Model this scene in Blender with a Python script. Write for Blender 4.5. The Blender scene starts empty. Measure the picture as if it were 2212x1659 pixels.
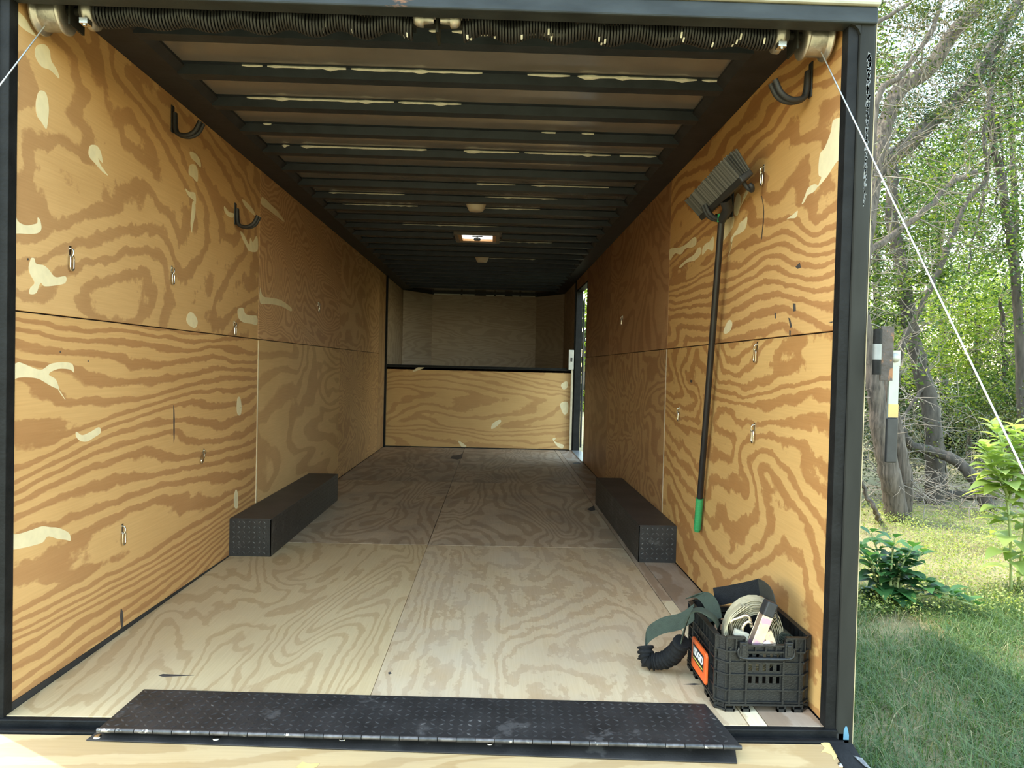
import bpy, math, random
import numpy as np
from mathutils import Vector, Matrix, noise as mnoise
random.seed(7)
S = bpy.context.scene
COL = S.collection

# ------------------------------------------------------------------ camera, sky, sun, exposure
F = 1617.0
CAM = np.array([.2, -2.2092, 1.0576]); YAW, PIT, ROL = -.0224, -.0221, .0238
_f = np.array([-math.sin(YAW)*math.cos(PIT), math.cos(YAW)*math.cos(PIT), math.sin(PIT)])
_r0 = np.array([math.cos(YAW), math.sin(YAW), 0.]); _u0 = np.cross(_r0, _f)
_r = _r0*math.cos(ROL)+_u0*math.sin(ROL); _u = -_r0*math.sin(ROL)+_u0*math.cos(ROL)
cd = bpy.data.cameras.new('camera'); cam = bpy.data.objects.new('camera', cd); COL.objects.link(cam)
cd.sensor_fit = 'HORIZONTAL'; cd.sensor_width = 36; cd.lens = 36*F/2212; cd.clip_start = .05; cd.clip_end = 500
M = Matrix.Identity(4)
for i in range(3):
    M[i][0] = _r[i]; M[i][1] = _u[i]; M[i][2] = -_f[i]; M[i][3] = CAM[i]
cam.matrix_world = M
S.camera = cam
S.view_settings.view_transform = 'Standard'; S.view_settings.look = 'None'
S.view_settings.gamma = 1; S.view_settings.use_curve_mapping = False
S.view_settings.exposure = 0.4
SUN_DIR = Vector((-.497, .236, .835)).normalized()        # towards the sun: left, in front, high
W = bpy.data.worlds.new('sky'); S.world = W; W.use_nodes = True
wn = W.node_tree.nodes; wl = W.node_tree.links; wn.clear()
sky = wn.new('ShaderNodeTexSky'); sky.sky_type = 'NISHITA'; sky.sun_disc = False
sky.sun_elevation = math.asin(SUN_DIR.z); sky.sun_rotation = math.atan2(SUN_DIR.x, SUN_DIR.y)
sky.air_density = 1.2; sky.dust_density = 1.0; sky.ozone_density = 1.0
bg = wn.new('ShaderNodeBackground'); bg.inputs[1].default_value = 1.18
wo = wn.new('ShaderNodeOutputWorld'); tint = wn.new('ShaderNodeMix'); tint.data_type = 'RGBA'; tint.blend_type = 'MULTIPLY'; tint.inputs[0].default_value = 1
wl.new(sky.outputs[0], tint.inputs[6]); tint.inputs[7].default_value = (1, .93, .75, 1); wl.new(tint.outputs[2], bg.inputs[0]); wl.new(bg.outputs[0], wo.inputs[0])
sd = bpy.data.lights.new('sun', 'SUN'); sd.energy = 5.4; sd.angle = .0093; sd.color = (1, .91, .72)
sun = bpy.data.objects.new('sun', sd); COL.objects.link(sun)
sun.rotation_euler = (-SUN_DIR).to_track_quat('-Z', 'Y').to_euler(); sun.location = (-6, 4, 10)
S.cycles.max_bounces = 10; S.cycles.diffuse_bounces = 6; S.cycles.glossy_bounces = 4; S.cycles.transmission_bounces = 6
S.cycles.transparent_max_bounces = 8; S.cycles.sample_clamp_indirect = 6; S.cycles.caustics_reflective = False; S.cycles.caustics_refractive = False

def at(u, v, axis, val):
    """point where the sight line of photo pixel (u,v) meets the plane axis=val"""
    d = _f + _r*(u-1106)/F - _u*(v-829.5)/F
    return Vector(CAM + d*(val-CAM[axis])/d[axis])

# ------------------------------------------------------------------ mesh helpers
class MB:
    def __init__(s): s.v = []; s.f = []; s.sm = []; s.mi = []
    def add(s, vs, fs, smooth=False, mi=0):
        b = len(s.v); s.v.extend([tuple(p) for p in vs])
        for f in fs:
            s.f.append([b+i for i in f]); s.sm.append(smooth); s.mi.append(mi)
        return s
    def box(s, a, b, mi=0):
        x0, y0, z0 = [min(a[i], b[i]) for i in range(3)]; x1, y1, z1 = [max(a[i], b[i]) for i in range(3)]
        return s.add([(x0,y0,z0),(x1,y0,z0),(x1,y1,z0),(x0,y1,z0),(x0,y0,z1),(x1,y0,z1),(x1,y1,z1),(x0,y1,z1)],
                     [(0,3,2,1),(4,5,6,7),(0,1,5,4),(1,2,6,5),(2,3,7,6),(3,0,4,7)], mi=mi)
    def obox(s, c, hx, hy, hz, mi=0):
        c, hx, hy, hz = map(Vector, (c, hx, hy, hz)); vs = []
        for k in (-1, 1):
            for i, j in ((-1,-1),(1,-1),(1,1),(-1,1)): vs.append(c+hx*i+hy*j+hz*k)
        return s.add(vs, [(0,3,2,1),(4,5,6,7),(0,1,5,4),(1,2,6,5),(2,3,7,6),(3,0,4,7)], mi=mi)
    def tube(s, pts, rad, n=8, caps=True, smooth=True, mi=0, closed=False):
        pts = [Vector(p) for p in pts]; m = len(pts)
        rad = [rad]*m if isinstance(rad, (int, float)) else list(rad)
        T = []
        for i in range(m):
            a = pts[(i-1) % m] if closed else pts[max(i-1, 0)]; b = pts[(i+1) % m] if closed else pts[min(i+1, m-1)]
            t = b-a; T.append(t.normalized() if t.length > 1e-9 else Vector((0, 0, 1)))
        up = Vector((0, 0, 1)) if abs(T[0].z) < .9 else Vector((0, 1, 0))
        N = (up - T[0]*up.dot(T[0])).normalized(); vs = []
        for i in range(m):
            N = N - T[i]*N.dot(T[i]); N = N.normalized() if N.length > 1e-6 else T[i].orthogonal().normalized()
            B = T[i].cross(N)
            for k in range(n):
                a = 2*math.pi*k/n; vs.append(pts[i] + (N*math.cos(a)+B*math.sin(a))*rad[i])
        fs = []
        for i in range(m if closed else m-1):
            j = (i+1) % m
            for k in range(n): fs.append((i*n+k, i*n+(k+1) % n, j*n+(k+1) % n, j*n+k))
        s.add(vs, fs, smooth, mi)
        if caps and not closed:
            s.add(vs[:n], [tuple(range(n-1, -1, -1))], False, mi); s.add(vs[-n:], [tuple(range(n))], False, mi)
        return s
    def cyl(s, a, b, r, n=20, mi=0, r2=None): return s.tube([a, b], [r, r if r2 is None else r2], n, mi=mi)
    def lathe(s, prof, o, ax=(0,0,1), n=28, mi=0, smooth=True):
        ax = Vector(ax).normalized(); x = ax.orthogonal().normalized(); y = ax.cross(x); o = Vector(o); vs = []; fs = []
        for r, h in prof:
            for k in range(n):
                a = 2*math.pi*k/n; vs.append(o+ax*h+(x*math.cos(a)+y*math.sin(a))*r)
        for i in range(len(prof)-1):
            for k in range(n): fs.append((i*n+k, i*n+(k+1) % n, (i+1)*n+(k+1) % n, (i+1)*n+k))
        s.add(vs, fs, smooth, mi)
        for i, rv in ((0, True), (len(prof)-1, False)):
            if prof[i][0] > 1e-5:
                q = list(range(n)); s.add(vs[i*n:(i+1)*n], [tuple(q[::-1] if rv else q)], False, mi)
        return s
    def prism(s, poly, off, mi=0):
        n = len(poly); p = [Vector(q) for q in poly]; o = Vector(off); vs = p+[q+o for q in p]
        return s.add(vs, [tuple(range(n-1, -1, -1)), tuple(range(n, 2*n))]+[(i, (i+1) % n, n+(i+1) % n, n+i) for i in range(n)], mi=mi)
    def ribbon(s, pts, wid, th=.002, mi=0, smooth=True):
        """webbing: pts centre line, wid = width vector (one or per point)"""
        pts = [Vector(p) for p in pts]; m = len(pts)
        wid = [Vector(wid)]*m if isinstance(wid, (tuple, Vector)) else [Vector(w) for w in wid]
        A = []; B = []; C = []; D = []
        for i in range(m):
            t = (pts[min(i+1, m-1)]-pts[max(i-1, 0)]).normalized(); nn = t.cross(wid[i]); nn = nn.normalized() if nn.length > 1e-9 else Vector((0,0,1))
            w = wid[i]*.5; h = nn*th*.5
            A.append(pts[i]-w-h); B.append(pts[i]+w-h); C.append(pts[i]+w+h); D.append(pts[i]-w+h)
        for p, q in ((A, B), (B, C), (C, D), (D, A)):
            s.add(p+q, [(i, m+i, m+i+1, i+1) for i in range(m-1)], smooth, mi)
        return s.add([A[0], B[0], C[0], D[0], A[-1], B[-1], C[-1], D[-1]], [(3,2,1,0), (4,5,6,7)], False, mi)
    def build(s, name, mat, parent=None, bevel=0, seg=2):
        me = bpy.data.meshes.new(name); me.from_pydata(s.v, [], s.f)
        me.polygons.foreach_set('use_smooth', s.sm)
        mats = mat if isinstance(mat, (list, tuple)) else [mat]
        for m in mats: me.materials.append(m)
        if len(mats) > 1: me.polygons.foreach_set('material_index', s.mi)
        me.update(); o = bpy.data.objects.new(name, me); COL.objects.link(o)
        if parent is not None:
            o.parent = parent; o.matrix_parent_inverse = parent.matrix_world.inverted() if parent.type != 'EMPTY' else Matrix.Translation(-Vector(parent.location))
            if parent.type != 'EMPTY': o.matrix_parent_inverse = Matrix.Translation(-Vector(parent.location))
        if bevel:
            b = o.modifiers.new('bevel', 'BEVEL'); b.width = bevel; b.segments = seg; b.limit_method = 'ANGLE'; b.angle_limit = .7
        return o
def tag(o, label=None, cat=None, group=None, kind=None):
    if label: o['label'] = label
    if cat: o['category'] = cat
    if group: o['group'] = group
    if kind: o['kind'] = kind
    return o
def thing(name, label, cat, loc=(0,0,0), group=None):
    o = bpy.data.objects.new(name, None); COL.objects.link(o); o.location = loc; o.empty_display_size = .1
    return tag(o, label, cat, group)
def struct(name, mb, mat, label=None, bevel=0):
    return tag(mb.build(name, mat, None, bevel), label, name.split('_')[0], None, 'structure')
def dup(root, loc, label, rot=None, group=None):
    r = root.copy(); COL.objects.link(r); r.location = loc; r['label'] = label
    if rot is not None: r.rotation_euler = rot
    if group: r['group'] = group
    for ch in list(root.children):
        c = ch.copy(); COL.objects.link(c); c.parent = r; c.matrix_parent_inverse = ch.matrix_parent_inverse
        for g in ch.children:
            d = g.copy(); COL.objects.link(d); d.parent = c; d.matrix_parent_inverse = g.matrix_parent_inverse
    return r
def smoothpath(pts, n=8):
    """Catmull-Rom through the points"""
    P = [Vector(p) for p in pts]; P = [P[0]*2-P[1]]+P+[P[-1]*2-P[-2]]; out = []
    for i in range(1, len(P)-2):
        for k in range(n):
            t = k/n; a, b, c, d = P[i-1:i+3]
            out.append(.5*((2*b)+(c-a)*t+(2*a-5*b+4*c-d)*t*t+(3*b-a-3*c+d)*t**3))
    out.append(P[-2]); return out

# ------------------------------------------------------------------ materials
def newmat(name):
    m = bpy.data.materials.new(name); m.use_nodes = True; nt = m.node_tree
    return m, nt, nt.nodes, nt.links, nt.nodes['Principled BSDF']
def lin(c):
    return tuple((x/255/12.92 if x <= 10 else ((x/255+.055)/1.055)**2.4) for x in c)+(1,)
def mat(name, col, rough=.5, metal=0, var=.12, vs=20, bump=0, bs=60, col2=None, thr=None, stretch=(1,1,1), spec=.5, coat=0):
    """a plain material with mottled tone; col2+thr adds worn patches of a second colour"""
    m, nt, N, L, P = newmat(name)
    P.inputs['Roughness'].default_value = rough; P.inputs['Metallic'].default_value = metal
    P.inputs['Specular IOR Level'].default_value = spec; P.inputs['Coat Weight'].default_value = coat
    tc = N.new('ShaderNodeTexCoord'); mp = N.new('ShaderNodeMapping'); mp.inputs['Scale'].default_value = stretch
    L.new(tc.outputs['Object'], mp.inputs[0])
    n1 = N.new('ShaderNodeTexNoise'); n1.inputs['Scale'].default_value = vs; n1.inputs['Detail'].default_value = 4
    L.new(mp.outputs[0], n1.inputs['Vector'])
    cr = N.new('ShaderNodeValToRGB'); c = Vector(col[:3])
    cr.color_ramp.elements[0].position = .3; cr.color_ramp.elements[1].position = .7
    cr.color_ramp.elements[0].color = (*(c*(1-var)), 1); cr.color_ramp.elements[1].color = (*(c*(1+var)), 1)
    L.new(n1.outputs[0], cr.inputs[0]); out = cr.outputs[0]
    if col2 is not None:
        n2 = N.new('ShaderNodeTexNoise'); n2.inputs['Scale'].default_value = vs*.6; n2.inputs['Detail'].default_value = 6
        n2.inputs['Roughness'].default_value = .65; L.new(mp.outputs[0], n2.inputs['Vector'])
        r2 = N.new('ShaderNodeValToRGB'); r2.color_ramp.elements[0].position = thr; r2.color_ramp.elements[1].position = thr+.05
        L.new(n2.outputs[0], r2.inputs[0]); mx = N.new('ShaderNodeMix'); mx.data_type = 'RGBA'
        L.new(r2.outputs[0], mx.inputs[0]); L.new(out, mx.inputs[6]); mx.inputs[7].default_value = (*col2[:3], 1); out = mx.outputs[2]
    L.new(out, P.inputs['Base Color'])
    if bump:
        n3 = N.new('ShaderNodeTexNoise'); n3.inputs['Scale'].default_value = bs; n3.inputs['Detail'].default_value = 3
        L.new(mp.outputs[0], n3.inputs['Vector']); b = N.new('ShaderNodeBump'); b.inputs['Strength'].default_value = bump
        b.inputs['Distance'].default_value = .01; L.new(n3.outputs[0], b.inputs['Height']); L.new(b.outputs[0], P.inputs['Normal'])
    return m
def ply(name, seed, light, dark, K=9, along=.45, cross=1.7, axes=(1, 1, 1), rough=.55, jag=.7, duty=.55, warp=.6, dirt=None, spec=.35, grad=0):
    """rotary-cut plywood: contour bands of a stretched noise; axes tells which axis runs along the grain (a), across (c), or is flat"""
    m, nt, N, L, P = newmat(name); P.inputs['Roughness'].default_value = rough; P.inputs['Specular IOR Level'].default_value = spec
    tc = N.new('ShaderNodeTexCoord')
    def mapping(sa, sc, off):
        mp = N.new('ShaderNodeMapping'); L.new(tc.outputs['Object'], mp.inputs[0])
        mp.inputs['Scale'].default_value = [sa if a == 'a' else sc if a == 'c' else 0 for a in axes]
        mp.inputs['Location'].default_value = (seed*3.17+off, seed*1.73-off, seed*2.31+off); return mp.outputs[0]
    def noise(vec, det, rgh=.5, dist=0, sc=1):
        n = N.new('ShaderNodeTexNoise'); n.inputs['Scale'].default_value = sc; n.inputs['Detail'].default_value = det
        n.inputs['Roughness'].default_value = rgh; n.inputs['Distortion'].default_value = dist; L.new(vec, n.inputs['Vector']); return n.outputs[0]
    def math_(op, a, b=None):
        n = N.new('ShaderNodeMath'); n.operation = op
        for i, x in enumerate((a, b)):
            if x is None: continue
            if isinstance(x, (int, float)): n.inputs[i].default_value = x
            else: L.new(x, n.inputs[i])
        return n.outputs[0]
    big = noise(mapping(along, cross, 0), 2.6, .42, warp)
    jg = noise(mapping(along*14, cross*7, 5), 4, .65)
    if grad:
        sx_ = N.new('ShaderNodeSeparateXYZ'); L.new(tc.outputs['Object'], sx_.inputs[0]); gsrc = sx_.outputs[list(axes).index('c')]
        big = math_('ADD', big, math_('MULTIPLY', gsrc, grad/(K*1.9)))
    t = math_('FRACT', math_('ADD', math_('MULTIPLY', big, K*1.9), math_('MULTIPLY', math_('SUBTRACT', jg, .5), jag)))
    cr = N.new('ShaderNodeValToRGB'); e = cr.color_ramp.elements
    e[0].position = 0; e[0].color = (1, 1, 1, 1); e[1].position = 1; e[1].color = (1, 1, 1, 1)
    for p, v in ((duty-.06, 1), (duty, .25), (duty+.04, 0), (.94, .1)):
        q = e.new(p); q.color = (v, v, v, 1)
    L.new(t, cr.inputs[0])
    mx = N.new('ShaderNodeMix'); mx.data_type = 'RGBA'; L.new(cr.outputs[0], mx.inputs[0])
    mx.inputs[6].default_value = (*dark[:3], 1); mx.inputs[7].default_value = (*light[:3], 1); out = mx.outputs[2]
    fib = noise(mapping(5, 170, 2), 2, .6); tone = noise(mapping(1.2, 2.6, 9), 3, .55)
    k = math_('ADD', math_('ADD', math_('MULTIPLY', fib, .22), math_('MULTIPLY', tone, .4)), .69)
    mm = N.new('ShaderNodeMix'); mm.data_type = 'RGBA'; mm.blend_type = 'MULTIPLY'; mm.inputs[0].default_value = 1
    cmb = N.new('ShaderNodeCombineColor')
    L.new(k, cmb.inputs[0]); L.new(math_('POWER', k, 1.25), cmb.inputs[1]); L.new(math_('POWER', k, 1.6), cmb.inputs[2])
    L.new(out, mm.inputs[6]); L.new(cmb.outputs[0], mm.inputs[7]); out = mm.outputs[2]
    if dirt:
        dn = noise(mapping(2.2, 3.0, 4), 6, .65); dr = N.new('ShaderNodeValToRGB')
        dr.color_ramp.elements[0].position = .42; dr.color_ramp.elements[1].position = .72
        L.new(dn, dr.inputs[0]); md = N.new('ShaderNodeMix'); md.data_type = 'RGBA'
        L.new(math_('MULTIPLY', dr.outputs[0], dirt[3]), md.inputs[0]); L.new(out, md.inputs[6]); md.inputs[7].default_value = (*dirt[:3], 1); out = md.outputs[2]
    L.new(out, P.inputs['Base Color'])
    b = N.new('ShaderNodeBump'); b.inputs['Strength'].default_value = .12; b.inputs['Distance'].default_value = .002
    L.new(math_('ADD', fib, math_('MULTIPLY', cr.outputs[0], .3)), b.inputs['Height']); L.new(b.outputs[0], P.inputs['Normal'])
    return m
def leafmat(name, cols, trans=.45, rough=.45):
    m, nt, N, L, P = newmat(name); P.inputs['Roughness'].default_value = rough
    g = N.new('ShaderNodeNewGeometry'); cr = N.new('ShaderNodeValToRGB'); e = cr.color_ramp.elements
    e[0].color = (*cols[0][:3], 1); e[1].color = (*cols[-1][:3], 1)
    for i, c in enumerate(cols[1:-1]):
        q = e.new((i+1)/(len(cols)-1)); q.color = (*c[:3], 1)
    L.new(g.outputs['Random Per Island'], cr.inputs[0]); L.new(cr.outputs[0], P.inputs['Base Color'])
    tr = N.new('ShaderNodeBsdfTranslucent'); mc = N.new('ShaderNodeMix'); mc.data_type = 'RGBA'; mc.blend_type = 'MULTIPLY'; mc.inputs[0].default_value = 1
    L.new(cr.outputs[0], mc.inputs[6]); mc.inputs[7].default_value = (1.45, 1.4, .75, 1); L.new(mc.outputs[2], tr.inputs[0])
    ms = N.new('ShaderNodeMixShader'); ms.inputs[0].default_value = trans; o = N['Material Output']
    L.new(P.outputs[0], ms.inputs[1]); L.new(tr.outputs[0], ms.inputs[2]); L.new(ms.outputs[0], o.inputs[0]); return m

AX_SIDE = ('', 'a', 'c'); AX_FLOOR = ('c', 'a', ''); AX_FRONT = ('a', '', 'c'); AX_RAMP = ('a', 'c', '')
L1, D1 = (.66, .42, .19), (.40, .19, .07)
L2, D2 = (.60, .37, .17), (.36, .17, .07)
FL, FD = (.645, .48, .262), (.53, .365, .186)
black = mat('black_paint', (.010, .010, .010), .55, 0, .35, 14, .15, 90, (.06, .055, .05), .74, spec=.15)
blackm = mat('black_matte', (.018, .018, .02), .6, 0, .3, 12, .1, 40)
steel = mat('dark_steel_frame', (.024, .024, .021), .5, .0, .3, 9, .1, 60, (.13, .08, .05), .70, stretch=(1, 1, .25), spec=.12)
hdr = mat('header_steel', (.028, .033, .036), .5, .0, .35, 9, .1, 60, (.26, .12, .06), .67, stretch=(.6, 1, 1.6), spec=.2)
bare = mat('ground_weld_steel', (.19, .19, .185), .5, .5, .5, 60, .3, 90)
zinc = mat('zinc', (.72, .68, .58), .25, 1, .15, 30)
alu = mat('cast_aluminium', (.55, .52, .46), .38, .85, .15, 40, .1, 80)
spring_m = mat('spring_wire', (.045, .047, .05), .36, .55, .2, 30)
whitep = mat('white_paint_mark', (.8, .82, .8), .6, 0, .05)
filler = mat('wood_filler', (.80, .68, .43), .6, 0, .06, 30)
darkmark = mat('dark_stain', (.06, .05, .045), .7, 0, .3, 60)
beige = mat('cream_plastic', (.75, .68, .56), .4, 0, .04)
white = mat('white_plastic', (.78, .77, .72), .45, 0, .04)
rubber = mat('black_rubber', (.02, .02, .021), .55, 0, .2, 40)
plate_m = mat('black_tread_plate', (.028, .026, .025), .42, .1, .35, 9, .1, 120, (.075, .07, .066), .60)
lug_m = mat('worn_tread_lugs', (.06, .058, .056), .34, .3, .5, 16, 0, 60, (.16, .15, .14), .60)
seal = mat('sealant', (.72, .73, .66), .55, 0, .08, 60, .3, 90)
crate_m = mat('crate_plastic', (.010, .0105, .0105), .42, 0, .25, 30, .15, 200)
orange = mat('orange_plastic', (.80, .13, .025), .4, 0, .08)
yellowp = mat('yellow_print', (.80, .72, .12), .5, 0, .04)
blackp = mat('black_print', (.015, .015, .015), .5, 0, .1)
whiteL = mat('white_print', (.85, .85, .83), .5, 0, .02)
tan = mat('tan_webbing', (.47, .40, .25), .8, 0, .15, 60, .3, 300)
olive = mat('olive_webbing', (.034, .048, .032), .75, 0, .15, 60, .4, 300)
blackw = mat('black_webbing', (.012, .012, .0125), .8, 0, .2, 60, .4, 300, spec=.2)
chromate = mat('yellow_zinc', (.80, .66, .52), .3, .8, .25, 25, col2=(.72, .42, .62), thr=.55)
green = mat('green_grip', (.03, .27, .09), .5, 0, .1)
bristle_m = None
rust = mat('rusty_plate', (.075, .06, .052), .65, .2, .3, 30, .3, 80, (.26, .12, .055), .54)
bluet = mat('blue_tape', (.10, .24, .34), .6, 0, .08)
exterior = mat('exterior_skin', (.03, .03, .032), .3, .2, .1)
sheet = mat('roof_sheet', (.17, .155, .148), .16, .0, .12, 5, .03, 6, spec=.9)
bow_m = mat('roof_bow', (.020, .027, .036), .42, .0, .25, 12, .08, 40, spec=.28)

bristle_m = leafmat('grey_bristles', [(.035, .034, .03, 1), (.075, .073, .066, 1), (.13, .125, .115, 1)], .05, .8)
# ------------------------------------------------------------------ the trailer shell
HW = 1.22; H = 2.194; LEN = 7.456; ZS = 1.19; ROOF = 2.232
def panel(par, name, a, b, m, bevel=.0015): return MB().box(a, b).build(name, m, par, bevel)
g = .0022
# floor
floor = struct('floor', MB().box((-1.28, -.02, -.09), (1.28, LEN+.06, -.0125)), blackm, 'plywood floor of the trailer')
fl = [((-1.216, .0), (-.176, 2.19), ply('floor_near_ply', 3, FL, FD, 12, .5, 1.6, AX_FLOOR, .6, duty=.64, jag=1.0, grad=6, warp=.9, dirt=(.52, .37, .23, .3))),
      ((-.1745, .0), (.985, 2.19), ply('floor_near_ply_right', 5, (.645, .485, .29), (.53, .37, .21), 8, .55, 2.2, AX_FLOOR, .6, duty=.58, jag=1.8, grad=5, warp=.6, dirt=(.58, .48, .36, .5))),
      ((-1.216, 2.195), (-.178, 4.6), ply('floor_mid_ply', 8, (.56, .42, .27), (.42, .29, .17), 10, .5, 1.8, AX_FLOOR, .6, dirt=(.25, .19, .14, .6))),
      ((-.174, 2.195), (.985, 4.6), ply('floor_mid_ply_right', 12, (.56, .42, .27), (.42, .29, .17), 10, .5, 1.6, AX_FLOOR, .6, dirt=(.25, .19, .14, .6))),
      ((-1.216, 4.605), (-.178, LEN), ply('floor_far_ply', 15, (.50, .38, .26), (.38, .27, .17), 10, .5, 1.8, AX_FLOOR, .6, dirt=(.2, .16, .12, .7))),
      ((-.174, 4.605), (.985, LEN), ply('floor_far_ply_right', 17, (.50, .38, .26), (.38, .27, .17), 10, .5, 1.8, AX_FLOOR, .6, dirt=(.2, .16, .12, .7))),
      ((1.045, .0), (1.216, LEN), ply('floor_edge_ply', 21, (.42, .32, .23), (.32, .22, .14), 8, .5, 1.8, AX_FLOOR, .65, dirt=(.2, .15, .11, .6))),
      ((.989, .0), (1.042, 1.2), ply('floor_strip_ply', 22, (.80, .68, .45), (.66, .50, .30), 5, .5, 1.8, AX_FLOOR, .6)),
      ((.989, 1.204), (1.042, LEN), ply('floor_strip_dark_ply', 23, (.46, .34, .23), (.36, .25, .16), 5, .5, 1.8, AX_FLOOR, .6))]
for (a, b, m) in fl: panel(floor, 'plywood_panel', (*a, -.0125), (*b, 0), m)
# side walls
wl_ = struct('wall_left', MB().box((-1.30, -.0, -.09), (-HW-.0125, 9.2, ROOF)), blackm, 'left wall of the trailer lined with plywood')
plyL = {}
for n_, y0, y1, z0, z1, m in [
    ('a', 0.004, 2.29, ZS, H, ply('left_upper_near', 1, (.63, .38, .165), (.45, .245, .105), 6.0, .6, 1.35, AX_SIDE, .5, duty=.55, warp=.9, grad=4, jag=1.0)),
    ('b', 0.004, 2.29, .0, ZS, ply('left_lower_near', 2, (.63, .37, .15), (.43, .215, .085), 7.5, .36, 1.5, AX_SIDE, .5, duty=.54, warp=.7, grad=17, jag=.9)),
    ('c', 2.29, 4.64, ZS, H, ply('left_upper_mid', 4, (0.61, 0.366, 0.183), (0.464, 0.25, 0.12), 24, .6, 1.5, AX_SIDE, .5, duty=.5, warp=1.0, grad=14)),
    ('d', 2.29, 4.64, .0, ZS, ply('left_lower_mid', 5, (0.659, 0.427, 0.195), (0.525, 0.305, 0.134), 7, .5, 1.2, AX_SIDE, .5, warp=.9, jag=.35)),
    ('e', 4.64, 6.9, ZS, H, ply('left_upper_far', 6, (0.61, 0.378, 0.183), (0.476, 0.262, 0.122), 9, .6, 1.3, AX_SIDE, .5, warp=1)),
    ('f', 4.64, 6.9, .0, ZS, ply('left_lower_far', 7, (0.61, 0.378, 0.171), (0.476, 0.262, 0.122), 18, .6, 1.5, AX_SIDE, .5, warp=1, grad=8)),
    ('g', 6.9, LEN-.06, .0, H, ply('left_end', 9, (.46, .28, .13), (.36, .20, .09), 5, .8, 1.3, AX_SIDE, .5))]:
    plyL[n_] = panel(wl_, 'plywood_panel', (-HW-.012, y0+g, z0+g), (-HW, y1-g, z1-g), m)
wr_ = MB()
for a, b in [((HW+.0125, 0, -.09), (1.30, 6.26, ROOF)), ((HW+.0125, 7.43, -.09), (1.30, 9.2, ROOF)),
             ((HW+.0125, 6.26, -.09), (1.30, 7.43, 0)), ((HW+.0125, 6.26, 2.06), (1.30, 7.43, ROOF))]: wr_.box(a, b)
wr_ = struct('wall_right', wr_, blackm, 'right wall of the trailer lined with plywood')
plyR = {}
for n_, y0, y1, z0, z1, m in [
    ('a', 0.004, 2.24, ZS, H, ply('right_upper_near', 31, (.62, .36, .14), (.41, .195, .072), 7.5, .45, 1.4, AX_SIDE, .5, duty=.54, warp=.8, grad=14, jag=1.0)),
    ('b', 0.004, 2.24, .0, ZS, ply('right_lower_near', 32, (.62, .365, .135), (.42, .20, .068), 6.0, .45, 1.2, AX_SIDE, .5, duty=.54, warp=1.2, grad=7.5, jag=1.3)),
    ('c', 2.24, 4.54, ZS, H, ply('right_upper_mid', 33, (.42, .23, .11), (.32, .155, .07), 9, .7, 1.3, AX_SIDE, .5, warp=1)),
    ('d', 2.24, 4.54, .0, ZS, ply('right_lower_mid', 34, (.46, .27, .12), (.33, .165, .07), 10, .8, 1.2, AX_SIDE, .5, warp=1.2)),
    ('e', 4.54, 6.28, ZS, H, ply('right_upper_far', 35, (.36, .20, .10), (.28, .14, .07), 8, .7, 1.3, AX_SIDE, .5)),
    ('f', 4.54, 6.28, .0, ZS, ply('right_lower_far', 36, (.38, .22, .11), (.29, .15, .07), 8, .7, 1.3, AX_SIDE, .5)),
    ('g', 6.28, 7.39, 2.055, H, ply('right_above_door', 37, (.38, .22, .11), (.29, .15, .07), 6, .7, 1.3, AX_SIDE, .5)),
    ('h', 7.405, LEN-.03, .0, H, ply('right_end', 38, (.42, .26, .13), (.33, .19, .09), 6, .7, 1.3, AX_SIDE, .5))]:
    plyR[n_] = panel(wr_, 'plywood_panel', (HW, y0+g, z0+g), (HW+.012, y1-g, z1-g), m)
# front wall and raised nose
wf = struct('wall_front', MB().box((-HW-.01, LEN+.012, -.09), (HW+.01, LEN+.06, 1.03)), blackm, 'low front wall below the raised nose')
plyF = panel(wf, 'plywood_panel', (-HW+.02, LEN, .012), (HW-.03, LEN+.0118, 1.03), ply('front_ply', 41, (.58, .35, .14), (.46, .25, .095), 8, .45, 1.5, AX_FRONT, .5, duty=.62, jag=.8, grad=6))
deck = struct('floor_nose', MB().box((-1.29, LEN, 1.0), (1.29, 10.0, 1.045)), blackm, 'raised floor of the trailer nose')
nose = [(-1.22, 9.12), (-.83, 9.72), (.83, 9.72), (1.22, 9.12)]
for nm, i, sd_ in (('wall_nose_left', 0, 51), ('wall_nose_front', 1, 53), ('wall_nose_right', 2, 55)):
    (xa, ya), (xb, yb) = nose[i], nose[i+1]; d = Vector((xb-xa, yb-ya, 0)).normalized(); nn = Vector((d.y, -d.x, 0))
    w = struct(nm, MB().prism([(xa, ya, 1.045), (xb, yb, 1.045), (xb, yb, ROOF), (xa, ya, ROOF)], -nn*.06), blackm, nm.replace('_', ' ')+' lined with dark plywood')
    q = [Vector((xa, ya, 1.047)), Vector((xb, yb, 1.047)), Vector((xb, yb, 2.185)), Vector((xa, ya, 2.185))]
    MB().prism([p+nn*.001 for p in q], nn*.011).build('plywood_panel', ply(nm+'_ply', sd_, (.50, .41, .33), (.43, .34, .265), 14, .5, 2.4, AX_FRONT, .6), w)
    if i == 1:
        for a, b in ((-.80, -.38), (-.35, -.16), (.02, .15), (.18, .32), (.44, .55), (.58, .80)):
            MB().box((a, 9.70, 2.186), (b, 9.712, 2.2)).build('pale_strip', seal, w)  # pale strips along the top edge of the front nose panel
for nm, x, s_, sd_ in (('wall_nose_side_left', -HW, 1, 57), ('wall_nose_side_right', HW, -1, 59)):
    w = struct(nm, MB().box((x, LEN+.03, 1.047), (x-s_*.012, 9.13, 2.187)), ply(nm+'_ply', sd_, (.46, .34, .23), (.39, .28, .18), 8, .6, 1.4, AX_SIDE, .6), nm.replace('_', ' ')+' of plywood')
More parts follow.
